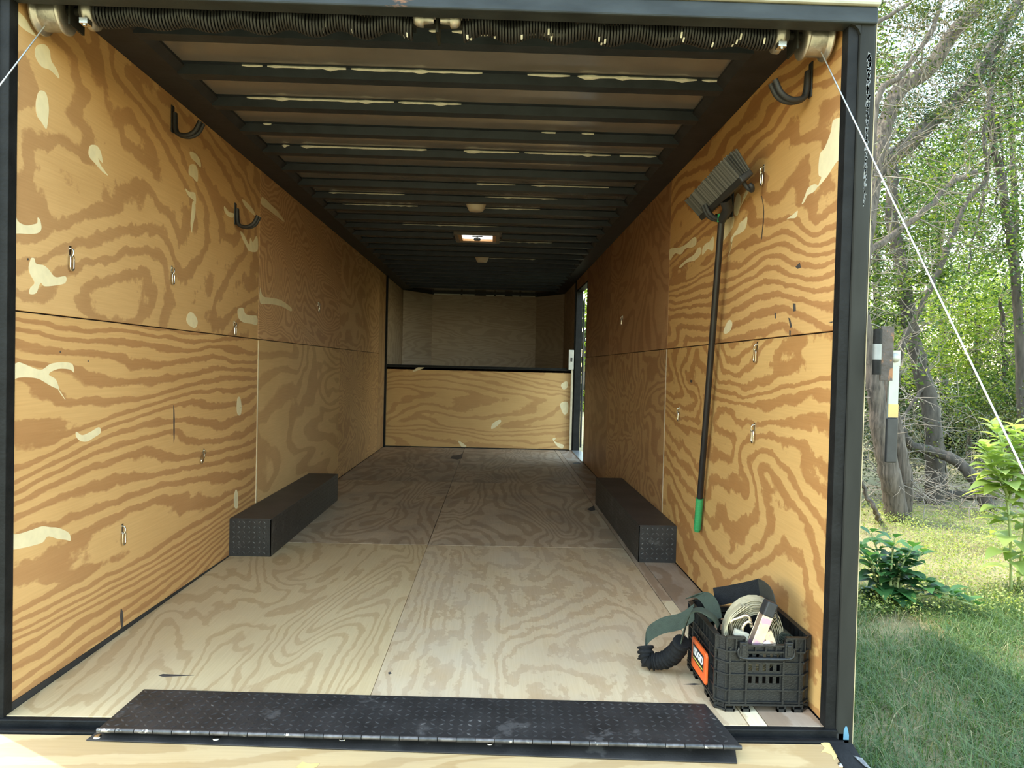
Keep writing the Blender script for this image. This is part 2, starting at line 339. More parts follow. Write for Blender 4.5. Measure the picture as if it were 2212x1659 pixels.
# ceiling sheet with the vent hole, bows
vx0, vx1, vy0, vy1 = -.155, .178, 4.29, 4.66
cm = MB()
for a, b in [((-1.30, -.02), (vx0, 10.0)), ((vx1, -.02), (1.30, 10.0)), ((vx0, -.02), (vx1, vy0)), ((vx0, vy1), (vx1, 10.0))]:
    cm.box((*a, ROOF), (*b, ROOF+.03))
ceil = struct('ceiling', cm, sheet, 'black painted sheet metal roof seen from inside')
rs = random.Random(11)
def lumpy(x0, x1, y, z, r):
    n = max(3, int((x1-x0)/.03)); pts = []; rad = []
    for i in range(n+1):
        x = x0+(x1-x0)*i/n; pts.append((x, y+rs.uniform(-.0012, .0012), z)); k = r*rs.uniform(.7, 1.1)
        if rs.random() < .12: k = r*1.9
        if i in (0, n): k *= .4
        rad.append(k)
    return pts, rad
beads = {0: [(-.06, -.03), (.02, .32), (.33, .63), (.65, 1.04)], 1: [(-.83, -.75), (-.73, -.42), (-.40, .12), (.30, .47), (.5, .98), (1.0, 1.08)], 2: [(-.93, -.28), (-.26, .02)],
         3: [(-.97, -.93), (.4, .47), (.6, .66)], 4: [(-.98, -.94), (-.88, -.2), (.0, .3), (.33, .8), (.85, 1.05)], 6: [(.05, .3), (.4, .9)], 7: [(-.97, -.45), (.1, .6)], 8: [(-.95, -.4), (.0, .5)],
         10: [(-.6, .2)], 12: [(-.2, .7)], 15: [(.1, .6)]}
for k in range(24):
    yc = .485+.362*k
    if yc > 9.3: break
    segs = [(-1.09, 1.09)] if abs(yc-4.475) > .24 else [(-1.09, vx0-.05), (vx1+.05, 1.09)]
    if yc > 9.0: segs = [(-1.0, 1.0)]
    b = MB()
    for xa, xb in segs:
        prof = [(-.062, .0), (-.062, -.004), (-.040, -.004), (-.030, -.040), (.030, -.040), (.040, -.004), (.062, -.004), (.062, 0)]
        n = len(prof); vs = [(x, yc+p[0], ROOF+p[1]) for x in (xa, xb) for p in prof]
        b.add(vs, [(i, (i+1) % n, n+(i+1) % n, n+i) for i in range(n)]+[tuple(range(n-1, -1, -1)), tuple(range(n, 2*n))])
    bo = b.build('ceiling_bow', bow_m, ceil)
    for xa, xb in beads.get(k, []):
        p, r = lumpy(xa, xb, yc-.047, ROOF-.006, .0066 if k < 5 else .0045); MB().tube(p, r, 6).build('sealant_bead', seal, bo)
rail = MB()
for s_ in (-1, 1):
    rail.prism([(s_*1.222, 0, H-.002), (s_*1.222, 0, ROOF), (s_*1.06, 0, ROOF), (s_*1.06, 0, ROOF-.012), (s_*1.09, 0, ROOF-.034)], (0, 9.1, 0))
tag(rail.build('roof_rail', blackm, ceil))
# black trims inside
t = MB()
t.box((-HW+.0, LEN-.058, 0), (-HW+.022, LEN-.002, H)).box((HW-.016, LEN-.03, 0), (HW, LEN-.002, H))
t.box((-HW+.022, LEN-.012, 1.031), (HW-.022, LEN+.03, 1.062)).box((-HW+.022, LEN-.006, 0), (HW-.022, LEN-.0005, .012))
struct('trim_1', t, black, 'black steel edging around the low front wall')
# rear frame
t = MB()
t.box((1.2435, -.02, -.075), (1.292, .05, 2.131))
rp = struct('trim_2', t, steel, 'dark steel post at the right of the rear opening', .006)
MB().box((1.212, -.012, -.06), (1.243, .028, 2.085)).build('inner_strip', black, rp, .002)
MB().box((1.2922, -.018, -.075), (1.2945, .05, 2.13)).build('skin_edge', mat('edge_tan', (.40, .33, .20), .5), rp)
wp = MB(); rw = random.Random(3)
for i in range(170):
    z = 2.0-.44*i/170+rw.uniform(-.006, .006); x = 1.272+rw.uniform(-.004, .004); w_ = .009*(1-.6*i/170)*rw.uniform(.3, 1); h_ = rw.uniform(.003, .009)
    w_ *= .55; wp.prism([(x-w_, -.0202, z-h_), (x+w_*.6, -.0202, z-h_*.7), (x+w_, -.0202, z+h_*.5), (x-w_*.4, -.0202, z+h_)], (0, -.0006, 0))
wp.build('bare_metal_patch', bare, rp)
t = MB(); t.box((-1.312, -.02, -.075), (-1.2435, .05, 2.131))
lp = struct('trim_3', t, steel, 'dark steel post at the left of the rear opening', .006)
MB().box((-1.243, -.012, -.06), (-1.214, .028, 2.085)).build('inner_strip', black, lp, .002)
t = MB(); t.box((-1.312, -.032, 2.083), (1.29, .03, 2.1315))
hd = struct('trim_4', t, hdr, 'worn dark steel header across the rear opening', .005)
MB().prism([(1.2435, -.0225, 2.084), (1.2435, -.0225, 2.056), (1.237, -.0225, 2.070), (1.226, -.0225, 2.080), (1.21, -.0225, 2.084)], (0, .05, 0)).build('corner_gusset', steel, hd)
MB().box((-1.29, .032, 2.095), (1.29, .052, ROOF)).build('back_plate', blackm, hd)
t = MB(); t.box((-1.316, -.042, 2.1325), (1.295, .05, 2.30)); struct('trim_5', t, mat('ivory_drip_cap', (.40, .385, .33), .4), 'ivory drip cap above the rear header', .008)
t = MB()
t.box((-1.243, -.024, -.06), (1.243, .0, -.001)).box((-1.243, -.060, -.09), (1.243, -.024, -.022)).box((-1.243, -.074, -.09), (1.243, -.060, -.010)).box((-1.243, -.07, -.14), (1.243, -.02, -.06))
struct('trim_6', t, black, 'black steel sill channel along the rear edge of the floor', .003)
rk = MB()
for a, b in [((-1.30, -.02), (vx0, 10.0)), ((vx1, -.02), (1.30, 10.0)), ((vx0, -.02), (vx1, vy0)), ((vx0, vy1), (vx1, 10.0))]: rk.box((*a, ROOF+.031), (*b, ROOF+.05))
rk.build('roof_skin', exterior, ceil)

# ------------------------------------------------------------------ filler patches on the plywood
def patch(par, poly, plane, off, zoom, ox, oy, m=filler, name='filler_patch', th=.0007):
    ax, val = plane; P = [at(ox+x/zoom, oy+y/zoom, ax, val) for x, y in poly]
    if name == 'filler_patch':
        n = len(P); Q = []
        for i in range(n):
            a, b, c, d = P[i-1], P[i], P[(i+1) % n], P[(i+2) % n]
            for k in range(5):
                t = k/5; Q.append(.5*((2*b)+(c-a)*t+(2*a-5*b+4*c-d)*t*t+(3*b-a-3*c+d)*t**3))
        P = [Vector((min(max(q.x, -HW), HW), q.y, q.z)) for q in Q]
    o = Vector((0, 0, 0)); o[ax] = off*th
    P = [p+o*.2 for p in P]; return MB().prism(P, o).build(name, m, par)
Z1 = 2.765
PL = (0, -HW); PR = (0, HW)
for par, poly in [
    ('a', [(80,55),(110,70),(150,110),(185,170),(215,215),(180,200),(130,165),(85,110)]),
    ('a', [(225,270),(265,265),(295,300),(305,360),(340,420),(352,470),(300,420),(250,400),(215,350),(208,300)]),
    ('a', [(245,540),(275,560),(290,640),(285,720),(275,770),(250,735),(220,690),(213,620),(225,560)]),
    ('a', [(540,868),(575,870),(600,905),(613,970),(598,960),(585,945),(600,985),(625,1020),(645,1050),(610,1025),(570,980),(535,940),(528,905)]),
    ('a', [(1135,905),(1170,920),(1195,960),(1198,1000),(1170,970),(1140,940)]),
    ('a', [(1140,982),(1165,985),(1180,1020),(1178,1085),(1150,1060),(1128,1040),(1128,1000)]),
    ('a', [(1105,1125),(1130,1145),(1165,1155),(1168,1220),(1155,1195),(1125,1170)]),
    ('a', [(1150,1205),(1165,1215),(1165,1280),(1150,1350),(1145,1390),(1138,1340),(1143,1270)]),
    ('a', [(1340,1232),(1365,1265),(1395,1275),(1390,1300),(1360,1290),(1340,1260)]),
    ('a', [(1445,1190),(1475,1210),(1510,1250),(1525,1290),(1500,1270),(1465,1235)]),
    ('a', [(1435,1380),(1455,1400),(1475,1440),(1490,1460),(1495,1420),(1510,1445),(1530,1410),(1540,1440),(1535,1500),(1490,1500),(1470,1470),(1445,1420)]),
    ('a', [(65,1265),(90,1275),(105,1320),(150,1345),(200,1340),(222,1330),(225,1300),(240,1320),(245,1370),(215,1395),(130,1395),(62,1380)]),
    ('a', [(190,1540),(205,1545),(215,1575),(260,1585),(290,1610),(330,1655),(390,1650),(388,1690),(330,1705),(265,1710),(240,1690),(215,1750),(175,1755),(180,1720),(205,1690),(180,1640),(170,1600),(180,1555)]),
    ('c', [(1562,1180),(1580,1185),(1620,1225),(1660,1265),(1700,1325),(1650,1290),(1600,1250),(1562,1220)])]:
    patch(plyL[par], poly, PL, 1, Z1, 0, 0)
for par, poly in [
    ('b', [(50,545),(100,508),(130,510),(240,550),(300,515),(370,505),(430,515),(440,565),(415,548),(345,545),(290,575),(330,605),(345,640),(350,665),(300,645),(230,605),(160,595),(100,600),(50,630)]),
    ('b', [(340,655),(360,680),(390,730),(362,695)]),
    ('a', [(1120,220),(1140,205),(1165,225),(1180,265),(1165,300),(1130,285),(1113,255)]),
    ('a', [(1420,190),(1450,180),(1465,215),(1500,225),(1534,230),(1534,280),(1500,275),(1450,265),(1425,240)]),
    ('b', [(455,920),(490,940),(540,920),(590,893),(600,925),(560,955),(520,978),(480,975),(455,950)]),
    ('b', [(1420,715),(1435,720),(1442,780),(1435,820),(1418,815),(1413,770)]),
    ('b', [(1408,1265),(1420,1290),(1420,1370),(1400,1370),(1397,1310)]),
    ('b', [(40,1540),(110,1530),(190,1505),(250,1485),(300,1490),(350,1495),(410,1525),(420,1570),(390,1565),(345,1560),(285,1545),(260,1575),(230,1590),(130,1615),(40,1620)]),
    ('c', [(1554,60),(1570,110),(1620,120),(1680,135),(1740,180),(1735,200),(1680,170),(1600,155),(1554,150)])]:
    patch(plyL[par], poly, PL, 1, Z1, 0, 600)
Z3 = 2.724
for poly in [[(1165,665),(1130,690),(1090,710),(1075,780),(1040,870),(1015,900),(1005,960),(1005,1030),(1020,1045),(1000,1100),(1050,1045),(1080,1000),(1110,955),(1140,930),(1155,870),(1160,760)],
             [(975,1085),(940,1110),(925,1150),(905,1200),(920,1190),(940,1150),(975,1130),(1000,1095)],
             [(880,1240),(850,1265),(815,1290),(835,1285),(870,1280)]]:
    patch(plyR['a'], poly, PR, -1, Z3, 1400, 0)
for poly in [[(845,765),(880,790),(885,880),(850,1020),(810,1010),(810,880)], [(1000,660),(990,720),(930,830),(880,930),(900,870),(930,770)],
             [(960,1040),(960,1110),(930,1200),(860,1250),(800,1290),(760,1450),(735,1520),(780,1380),(765,1320),(800,1250),(850,1180),(870,1120),(920,1080)],
             [(800,1030),(800,1130),(770,1200),(700,1300),(640,1370),(645,1180),(690,1100)],
             [(320,1290),(355,1300),(350,1370),(300,1410),(230,1420),(170,1490),(100,1480),(40,1560),(40,1430),(150,1410),(230,1370)],
             [(410,1410),(410,1480),(340,1560),(240,1590),(170,1650),(150,1640),(230,1560),(330,1490),(370,1420)],
             [(560,1280),(555,1440),(490,1430),(430,1500),(430,1420),(470,1360),(510,1340)]]:
    patch(plyR['a'], poly, PR, -1, 5.53, 1440, 280)
patch(plyR['a'], [(475,250),(495,265),(485,310),(455,330),(445,310)], PR, -1, Z3, 1400, 600)
for poly in [[(893,1545),(900,1575),(880,1582),(868,1570)]]: patch(plyR['a'], poly, PR, -1, Z3, 1400, 0, darkmark, 'dark_stain')
for poly in [[(853,150),(868,152),(870,195),(855,198)], [(826,235),(836,240),(848,290),(838,295)], [(832,310),(840,312),(838,340),(831,338)], [(1062,262),(1100,255),(1080,265)], [(745,205),(752,207),(752,240),(746,238)]]:
    patch(plyR['a'], poly, PR, -1, Z3, 1400, 600, darkmark, 'dark_stain')
patch(plyR['b'], [(250,600),(262,605),(258,618),(248,614)], PR, -1, Z3, 1400, 600, darkmark, 'dark_stain')
patch(plyL['b'], [(1035,760),(1041,790),(1043,850),(1042,960),(1037,985),(1035,900)], PL, 1, Z1, 0, 600, darkmark, 'dark_stain')
patch(plyL['b'], [(722,590),(733,610),(736,660),(731,718),(722,700),(716,640)], PL, 1, Z1, 0, 1100, darkmark, 'dark_stain')
for poly in [[(1005,1150),(1045,1125),(1058,1135),(1030,1165),(1000,1180)], [(800,1250),(830,1265),(850,1285),(825,1290)], [(1415,915),(1450,895),(1453,930),(1430,945)], [(1410,1030),(1455,1020),(1455,1080),(1430,1090)], [(1365,1240),(1385,1236),(1375,1250),(1400,1265),(1430,1275),(1425,1295),(1395,1285)], [(540,825),(570,808),(600,812),(560,830),(530,838)]]:
    patch(plyF, poly, (1, LEN), -1, Z1, 700, 500)

patch(plyR['a'], [(1133, 790), (1139, 792), (1160, 900), (1166, 980), (1162, 1100), (1140, 1300), (1128, 1330), (1150, 1120), (1157, 980), (1152, 900)], PR, -1, 5.53, 1440, 280, darkmark, 'crack')
MB().box((-HW, 2.2935, .21), (-HW+.003, 2.304, ZS-.01)).build('raw_edge_strip', mat('raw_ply_edge', (.66, .54, .36), .7), plyL['d'])
MB().box((HW-.003, 2.2435, .21), (HW, 2.2505, ZS-.004)).build('raw_edge_strip', mat('raw_ply_edge', (.50, .40, .28), .7), plyR['d'])
MB().prism([(-HW+.0002, .01, .0005), (-HW+.0002, 1.85, .0005), (-HW+.0002, 1.85, .004), (-HW+.0002, .01, .024)], (.004, 0, 0)).build('foot_gap_shade', blackm, wl_)  # black wedge painting in the shadowed gap along the wall foot
def fpatch(par, poly, m, name='dark_stain'):
    MB().prism([at(u, v, 2, .0003) for u, v in poly][::-1], (0, 0, .0004)).build(name, m, par)
fk = [o for o in floor.children]
fpatch(fk[0], [(342, 1459), (352, 1456), (420, 1459), (352, 1462)], darkmark); fpatch(fk[1], [(1475, 1478), (1500, 1476), (1516, 1478), (1500, 1480)], darkmark)
fpatch(fk[1], [(838, 1453), (843, 1451), (846, 1455), (840, 1457)], darkmark); fpatch(fk[3], [(972, 990), (978, 984), (992, 983), (1000, 979), (998, 990), (988, 993)], darkmark)
fpatch(fk[2], [(1268, 1100), (1283, 1092), (1286, 1102), (1276, 1104)], darkmark); fpatch(fk[6], [(1236, 1000), (1250, 998), (1256, 1002), (1242, 1003)], darkmark)
for u, v in ((60, 560), (190, 780), (130, 760), (520, 880)):
    c = at(u, v, 0, -HW); MB().lathe([(.0035, 0), (.0035, .0008), (.0, .001)], c, (1, 0, 0), 8).build('nail_head', darkmark, plyL['b'] if c.z < ZS else plyL['a'])
# ------------------------------------------------------------------ side door
df = MB()
df.box((HW-.002, 6.262, 0), (1.30, 6.285, 2.06)).box((HW-.002, 7.385, 0), (1.30, 7.404, 2.06)).box((HW-.002, 6.262, 2.045), (1.30, 7.404, 2.062))
dfo = struct('door_1', df, black, 'narrow side door opening in the right wall near the front')
MB().box((HW-.02, 6.285, -.004), (1.32, 7.385, .010)).build('threshold', mat('door_sill_aluminium', (.6, .62, .62), .35, .8), dfo, .002)
dl = MB(); a = Vector((1.312, 7.47, .04)); d = Vector((.1165, .993, 0)).normalized(); n = Vector((d.y, -d.x, 0))
dl.prism([a, a+d*1.02, a+d*1.02+n*.026, a+n*.026], (0, 0, 1.93))
dlo = dl.build('door_leaf', black, dfo, .003)
MB().tube([a+n*.013+Vector((0, -.012, .0)), a+n*.013+Vector((0, -.012, 1.93))], .012, 10).build('edge_tube', rubber, dfo)

# ------------------------------------------------------------------ ramp door
RA = math.radians(14.5); rp0 = Vector((0, -.077, -.014)); rd = Vector((0, -math.cos(RA), -math.sin(RA))); rn = Vector((0, -math.sin(RA), math.cos(RA)))
def rpt(x, s, h=0): return rp0+Vector((x, 0, 0))+rd*s+rn*h
ramp = thing('ramp_door', 'lowered plywood ramp door with black steel edges at the rear opening', 'ramp', (0, -1.1, -.54))
MB().prism([rpt(-1.20, .004, 0), rpt(1.195, .004, 0), rpt(1.195, 2.05, 0), rpt(-1.20, 2.05, 0)], -rn*.018).build('plywood_deck', ply('ramp_ply', 61, (.43, .305, .155), (.355, .235, .108), 8, .5, 2.2, AX_RAMP, .55, duty=.6, dirt=(.30, .23, .15, .35)), ramp)
e = MB()
for s_ in (-1, 1):
    e.prism([rpt(s_*1.197, .0, .003), rpt(s_*1.262, .0, .003), rpt(s_*1.262, 2.09, .003), rpt(s_*1.197, 2.09, .003)][::s_], -rn*.045)
e.prism([rpt(-1.262, 2.052, .003), rpt(1.262, 2.052, .003), rpt(1.262, 2.10, .003), rpt(-1.262, 2.10, .003)], -rn*.045)
e.build('edge_frame', black, ramp)
def rampat(u, v):
    dd = Vector(_f + _r*(u-1106)/F - _u*(v-829.5)/F); c = Vector(CAM); return c+dd*((rp0-c).dot(rn)/dd.dot(rn))
for poly, zz, ox, oy in [([(1500,1475),(1540,1465),(1570,1475),(1600,1475),(1612,1490),(1615,1530),(1630,1565),(1600,1605),(1580,1560),(1530,1540),(1500,1545),(1530,1510)], 3.464, 1340, 1180),
                         ([(1545,690),(1590,650),(1640,665),(1710,660),(1690,685),(1650,700),(1600,702)], 3.16, 150, 1440)]:
    MB().prism([rampat(ox+x/zz, oy+y/zz)+rn*.0002 for x, y in poly], rn*.0007).build('filler_patch', mat('ramp_filler', (.52, .39, .15), .6), ramp)
for u, v in ((1817, 1652), (1640, 1750), (600, 1760), (1100, 1780)):
    c = rampat(u, v); MB().lathe([(.0095, 0), (.0095, .0008), (.006, .0016), (.0, .0016)], c, rn, 16).build('screw', zinc, ramp)
c = rampat(1853, 1636)
for k, (du, dv, w_, h_) in enumerate(((0, 0, .014, .05), (.012, -.07, .006, .03))):
    cc = c+Vector((du, 0, 0))+rd*(-dv); MB().prism([cc+rn*.006+Vector((-w_, 0, 0)), cc+rn*.006+Vector((w_*.5, 0, 0))+rd*h_*.2, cc+rn*.006+Vector((w_, 0, 0))+rd*h_, cc+rn*.006+rd*h_*.8], rn*.0006).build('bare_metal_patch', bare, ramp)

# ------------------------------------------------------------------ tread-plate flap over the ramp joint
def lug(mb, c, d, n, L=.0115, w=.0042, h=.0016, mi=0):
    s = n.cross(d); mb.add([c-d*L, c+s*w, c+d*L, c-s*w, c+n*h-d*L*.45, c+n*h+d*L*.45], [(0,3,4),(3,5,4),(3,2,5),(2,1,5),(1,4,5),(1,0,4)], True, mi)
def tread(mb, o, ex, ey, n, nx, ny, pitch, inside=None, mi=1):
    ex, ey, n = Vector(ex).normalized(), Vector(ey).normalized(), Vector(n)
    for i in range(nx):
        for j in range(ny):
            a, b = (i+.5)*pitch, (j+.5)*pitch
            if inside and not inside(a, b): continue
            d = (ex+ey if (i+j) % 2 else ex-ey).normalized(); lug(mb, Vector(o)+ex*a+ey*b, d, n, mi=mi)
flap = thing('ramp_flap', 'black tread plate flap on a long piano hinge over the ramp joint', 'ramp flap', (0, .0, .004))
hz = .004; A0 = Vector((-.893, .172, .004)); A1 = Vector((.888, .122, .004)); B0 = Vector((-.900, -.088, hz)); B1 = Vector((.915, -.14, hz))
C0 = Vector((-.905, -.03, 0)); nf = (A1-A0).cross(B0-A0).normalized(); nf = nf if nf.z > 0 else -nf
pm = MB(); pm.prism([A0, A1, B1, B0][::-1], nf*.004)
ex = (B1-B0).normalized(); ey = nf.cross(ex); ey = ey if ey.y > 0 else -ey
tread(pm, B0+nf*.004+ey*.012, ex, ey, nf, 66, 9, .0272, lambda a, b: a < 1.80-b*.10)
pm.build('tread_plate', [plate_m, lug_m], flap)
hm = MB(); nk = 34; L_ = (B1-B0).length; kd = (B1-B0)/nk
hb0 = B0+Vector((0, -.008, .004))
for k in range(nk): hm.tube([hb0+kd*(k+.02), hb0+kd*(k+.98)], .0068 if k % 2 else .0062, 10, mi=k % 2)
hm.build('hinge_knuckles', [mat('hinge_worn', (.13, .12, .115), .4, .6, .4, 60, col2=(.5, .48, .44), thr=.6), mat('hinge_dark', (.07, .068, .066), .4, .5, .4, 60, col2=(.4, .36, .32), thr=.62)], flap)
q0 = rampat(215, 1579); q1 = rampat(1587, 1612); q2 = rampat(1592, 1651); q3 = rampat(186, 1601)
MB().prism([q0+rn*.0005, q3+rn*.0005, q2+rn*.0005, q1+rn*.0005], rn*.004).build('mounting_leaf', plate_m, flap, .0008)
for u, v in ((211, 1594), (468, 1597), (740, 1598), (1058, 1607), (1310, 1606), (1564, 1616)):
    MB().lathe([(.0105, 0), (.0105, .001), (.006, .0022), (.0, .0022)], rampat(u, v)+rn*.0045, rn, 16).build('screw', zinc, flap)

# ------------------------------------------------------------------ wheel boxes
boxtop = mat('box_top_dusty', (.055, .047, .042), .5, .1, .3, 5, .1, 60)
for s_, y0, y1, w_, lab in ((-1, 1.855, 3.574, .224, 'long black wheel box on the floor along the left wall'), (1, 1.88, 3.66, .209, 'long black wheel box on the floor along the right wall')):
    xa, xb = s_*(HW-.0008), s_*(HW-w_); h_ = .206
    t = thing('wheel_box', lab, 'wheel box', (s_*(HW-w_/2), (y0+y1)/2, 0))
    MB().box((xa, y0, h_-.004), (xb, y1, h_)).build('top_cover', boxtop, t, .002)
    m_ = MB().box((xb, y0, .0005), (xb+s_*.004, y1, h_-.004)); tread(m_, (xb, y0+.01, .008), (0, 1, 0), (0, 0, 1), Vector((-s_, 0, 0)), 62, 7, .0272); m_.build('side_plate', [plate_m, lug_m], t)
    m_ = MB().box((xa, y0, .0005), (xb, y0+.004, h_-.004)); tread(m_, (min(xa, xb)+.008, y0, .006), (1, 0, 0), (0, 0, 1), Vector((0, -1, 0)), 7, 7, .0275); m_.build('end_plate', [plate_m, lug_m], t)
    MB().box((xa, y1-.004, .0005), (xb, y1, h_-.004)).build('end_plate', plate_m, t)

# ------------------------------------------------------------------ wall hooks (J-shaped, coated)
def make_hook(label, size=1.0):
    """plate against x=0 plane, arm runs to -x"""
    t = thing('wall_hook', label, 'hook', (0, 0, 0), 'coated J hooks on the walls')
    MB().box((-.006, -.014, .0), (-.0005, .014, .115)).build('back_plate', rubber, t, .004)
    for s_ in (-1, 1):
        p = smoothpath([(-.012, s_*.004, .085), (-.016, s_*.005, .02), (-.03, s_*.008, -.006), (-.07, s_*.013, -.012), (-.105, s_*.017, .006), (-.128, s_*.019, .048)], 6)
        MB().tube(p, .0095, 10).build('prong', rubber, t)
    return t
h0 = make_hook('black J hook at the top of the right wall beside the cable drum'); h0.location = (HW, .262, 1.972)
hb = dup(h0, (HW, 1.055, 1.738), 'black J hook on the right wall holding up the broom')
dup(h0, (-HW, 1.075, 2.035), 'black J hook high on the left wall, nearer the rear opening', (0, 0, math.pi))
dup(h0, (-HW, 1.865, 1.79), 'black J hook on the left wall close to the first panel seam', (0, 0, math.pi))

# ------------------------------------------------------------------ tie-down links hanging from the walls
def make_link(label):
    t = thing('tie_down_link', label, 'link', (0, 0, 0), 'bright tie-down links on the walls')
    MB().box((-.0025, -.007, .0), (-.0005, .007, .03)).tube(smoothpath([(-.0025, 0, .022), (-.012, 0, .016), (-.014, .003, .002), (-.008, .005, -.008), (-.003, .004, -.004)], 5), .0028, 8).build('bent_hook', zinc, t)
    p = []
    for i in range(24):
        a_ = 2*math.pi*i/24; c_, s_ = math.cos(a_), math.sin(a_); p.append((-.009, .0105*c_, -.026+.0105*s_+(.014 if s_ > 0 else -.014)))
    MB().tube(p, .0032, 8, closed=True).build('oval_link', zinc, t)
    return t
lk = None
for side, y, z, tilt, lab in [(1, .682, 1.835, 0, 'bright tie-down link on the right wall, right of the broom head'), (1, .693, 1.15, .1, 'bright tie-down link on the right wall just below the horizontal seam'),
        (1, .696, .835, 0, 'bright tie-down link low on the right wall under another link'), (1, 1.893, .835, 0, 'tie-down link on the right wall, left of the broom handle by a vertical seam'),
        (1, 3.846, 1.47, 0, 'small tie-down link on the dim middle panel of the right wall'),
        (-1, .312, 1.395, 0, 'bright tie-down link on the left wall beside a splayed pale filler patch'), (-1, 1.09, 1.435, 0, 'tie-down link high on the left wall, mid way along the nearest upper panel'),
        (-1, 1.877, 1.245, 0, 'tie-down link on the left wall just above the seam crossing'), (-1, 1.466, .60, .7, 'tie-down link hanging askew on the lower left panel'),
        (-1, .684, .392, 0, 'tie-down link lowest on the left wall near the rear opening'), (-1, 3.778, 1.51, 0, 'small tie-down link on the fine grained upper panel of the left wall')]:
    rot = (tilt, 0, 0 if side > 0 else math.pi)
    if lk is None:
        lk = make_link(lab); lk.location = (side*HW, y, z); lk.rotation_euler = rot
    else: dup(lk, (side*HW, y, z), lab, rot)

# ------------------------------------------------------------------ broom
br = thing('push_broom', 'black push broom hanging head up on the right wall', 'broom', (1.15, 1.2, .28))
ha, hb_ = Vector((1.165, 1.03, 1.745)), Vector((1.196, 1.385, .285)); hd_ = (hb_-ha).normalized()
MB().tube([ha, ha+(hb_-ha)*.9], .0145, 14).build('handle', mat('black_handle', (.02, .018, .018), .28, .2), br)
gp, gr = [], []
for i in range(40):
    gp.append(ha+(hb_-ha)*(.885+.115*i/39)); gr.append(.0172+(.0012 if i % 3 == 0 else 0)-(.004 if i > 37 else 0))
MB().tube(gp, gr, 14).build('grip', green, br)
b0, b1 = Vector((1.135, 1.20, 1.772)), Vector((1.135, .63, 1.808)); bd = (b1-b0).normalized(); bu = Vector((-.62, 0, .78)).normalized(); bs_ = bd.cross(bu)
MB().obox((b0+b1)/2, bd*(b1-b0).length*.5, bu*.013, bs_*.028).build('brush_block', rubber, br, .006)
bm = MB(); rb = random.Random(5)
for i in range(72):
    for j in range(6):
        c = b0+(b1-b0)*((i+.5)/72)+bs_*(-.024+.0096*j)+bu*.012
        tip = c+bu*(.092+rb.uniform(-.005, .004))+bd*rb.uniform(-.003, .003)+bs_*(j-2.5)*.003
        bm.tube([c, tip], [.0028, .0036], 4, smooth=False)
bm.build('bristles', bristle_m, br)
nk_ = MB(); mid = (b0+b1)/2; nk_.tube([mid-bu*.01, mid-bu*.04+Vector((.005, .03, -.01)), ha+hd_*.03], [.026, .022, .017], 12)
nk_.build('socket', rubber, br); MB().tube([ha-hd_*.0, ha+hd_*.035], .0185, 14).build('collar', green, br)
for k, s_ in ((0, .9), (1, .12)):
    c = b0+(b1-b0)*s_-bu*.012; p = smoothpath([c, c-bu*.03+bd*.004, c-bu*.045+bd*.02, c-bu*.035+bd*.038, c-bu*.02+bd*.035], 5); MB().tube(p, [.009]*(len(p)-1)+[.006], 8).build('brace_clip', rubber, br)

# ------------------------------------------------------------------ ceiling fittings
dom = thing('dome_light', 'round cream dome light on the ceiling, nearer the rear opening', 'light', (.035, 3.13, ROOF), 'cream dome lights on the ceiling')
MB().lathe([(.078, 0), (.078, -.012), (.074, -.018)], (.035, 3.13, ROOF-.0005), (0, 0, 1), 32).build('base_ring', beige, dom)
MB().lathe([(.072, -.018), (.066, -.04), (.054, -.066), (.048, -.072), (.0, -.073)], (.035, 3.13, ROOF-.0005), (0, 0, 1), 32).build('lens', beige, dom)
d2_ = dup(dom, (.03, 5.72, ROOF), 'round cream dome light on the ceiling beyond the roof vent')
vent = thing('roof_vent', 'square roof vent with a lit translucent lid in the ceiling', 'roof vent', ((vx0+vx1)/2, (vy0+vy1)/2, ROOF-.02))
def ring(mb, x0, x1, y0, y1, z0, z1, w):
    mb.box((x0-w, y0-w, z0), (x1+w, y0, z1)).box((x0-w, y1, z0), (x1+w, y1+w, z1)).box((x0-w, y0, z0), (x0, y1, z1)).box((x1, y0, z0), (x1+w, y1, z1)); return mb
ring(MB(), vx0, vx1, vy0, vy1, ROOF-.043, ROOF-.0005, .03).build('garnish', mat('vent_garnish', (.22, .20, .18), .5), vent, .003)
ring(MB(), vx0+.032, vx1-.032, vy0+.032, vy1-.032, ROOF-.034, ROOF-.014, .0315).build('shaft_lining', mat('vent_wood', (.72, .42, .20), .5), vent)
m_, nt, N, Lk, P = newmat('translucent_lid'); P.inputs['Base Color'].default_value = (.86, .86, .84, 1); P.inputs['Roughness'].default_value = .4
tr = N.new('ShaderNodeBsdfTranslucent'); tr.inputs[0].default_value = (.95, .93, .88, 1); ms = N.new('ShaderNodeMixShader'); ms.inputs[0].default_value = .75
Lk.new(P.outputs[0], ms.inputs[1]); Lk.new(tr.outputs[0], ms.inputs[2]); Lk.new(ms.outputs[0], N['Material Output'].inputs[0])
MB().box((vx0+.004, vy0+.004, ROOF-.0135), (vx1-.004, vy1-.004, ROOF-.0105)).build('lid', m_, vent)
MB().cyl((.01, 4.47, ROOF-.035), (.01, 4.47, ROOF-.0135), .006, 10).lathe([(.028, 0), (.032, .012), (.026, .024), (.0, .024)], (.01, 4.47, ROOF-.055), (0, 0, 1), 16).build('crank', blackp, vent)
MB().box((vx0+.12, 4.462, ROOF-.024), (vx1-.12, 4.478, ROOF-.014)).build('cross_bar', blackp, vent)

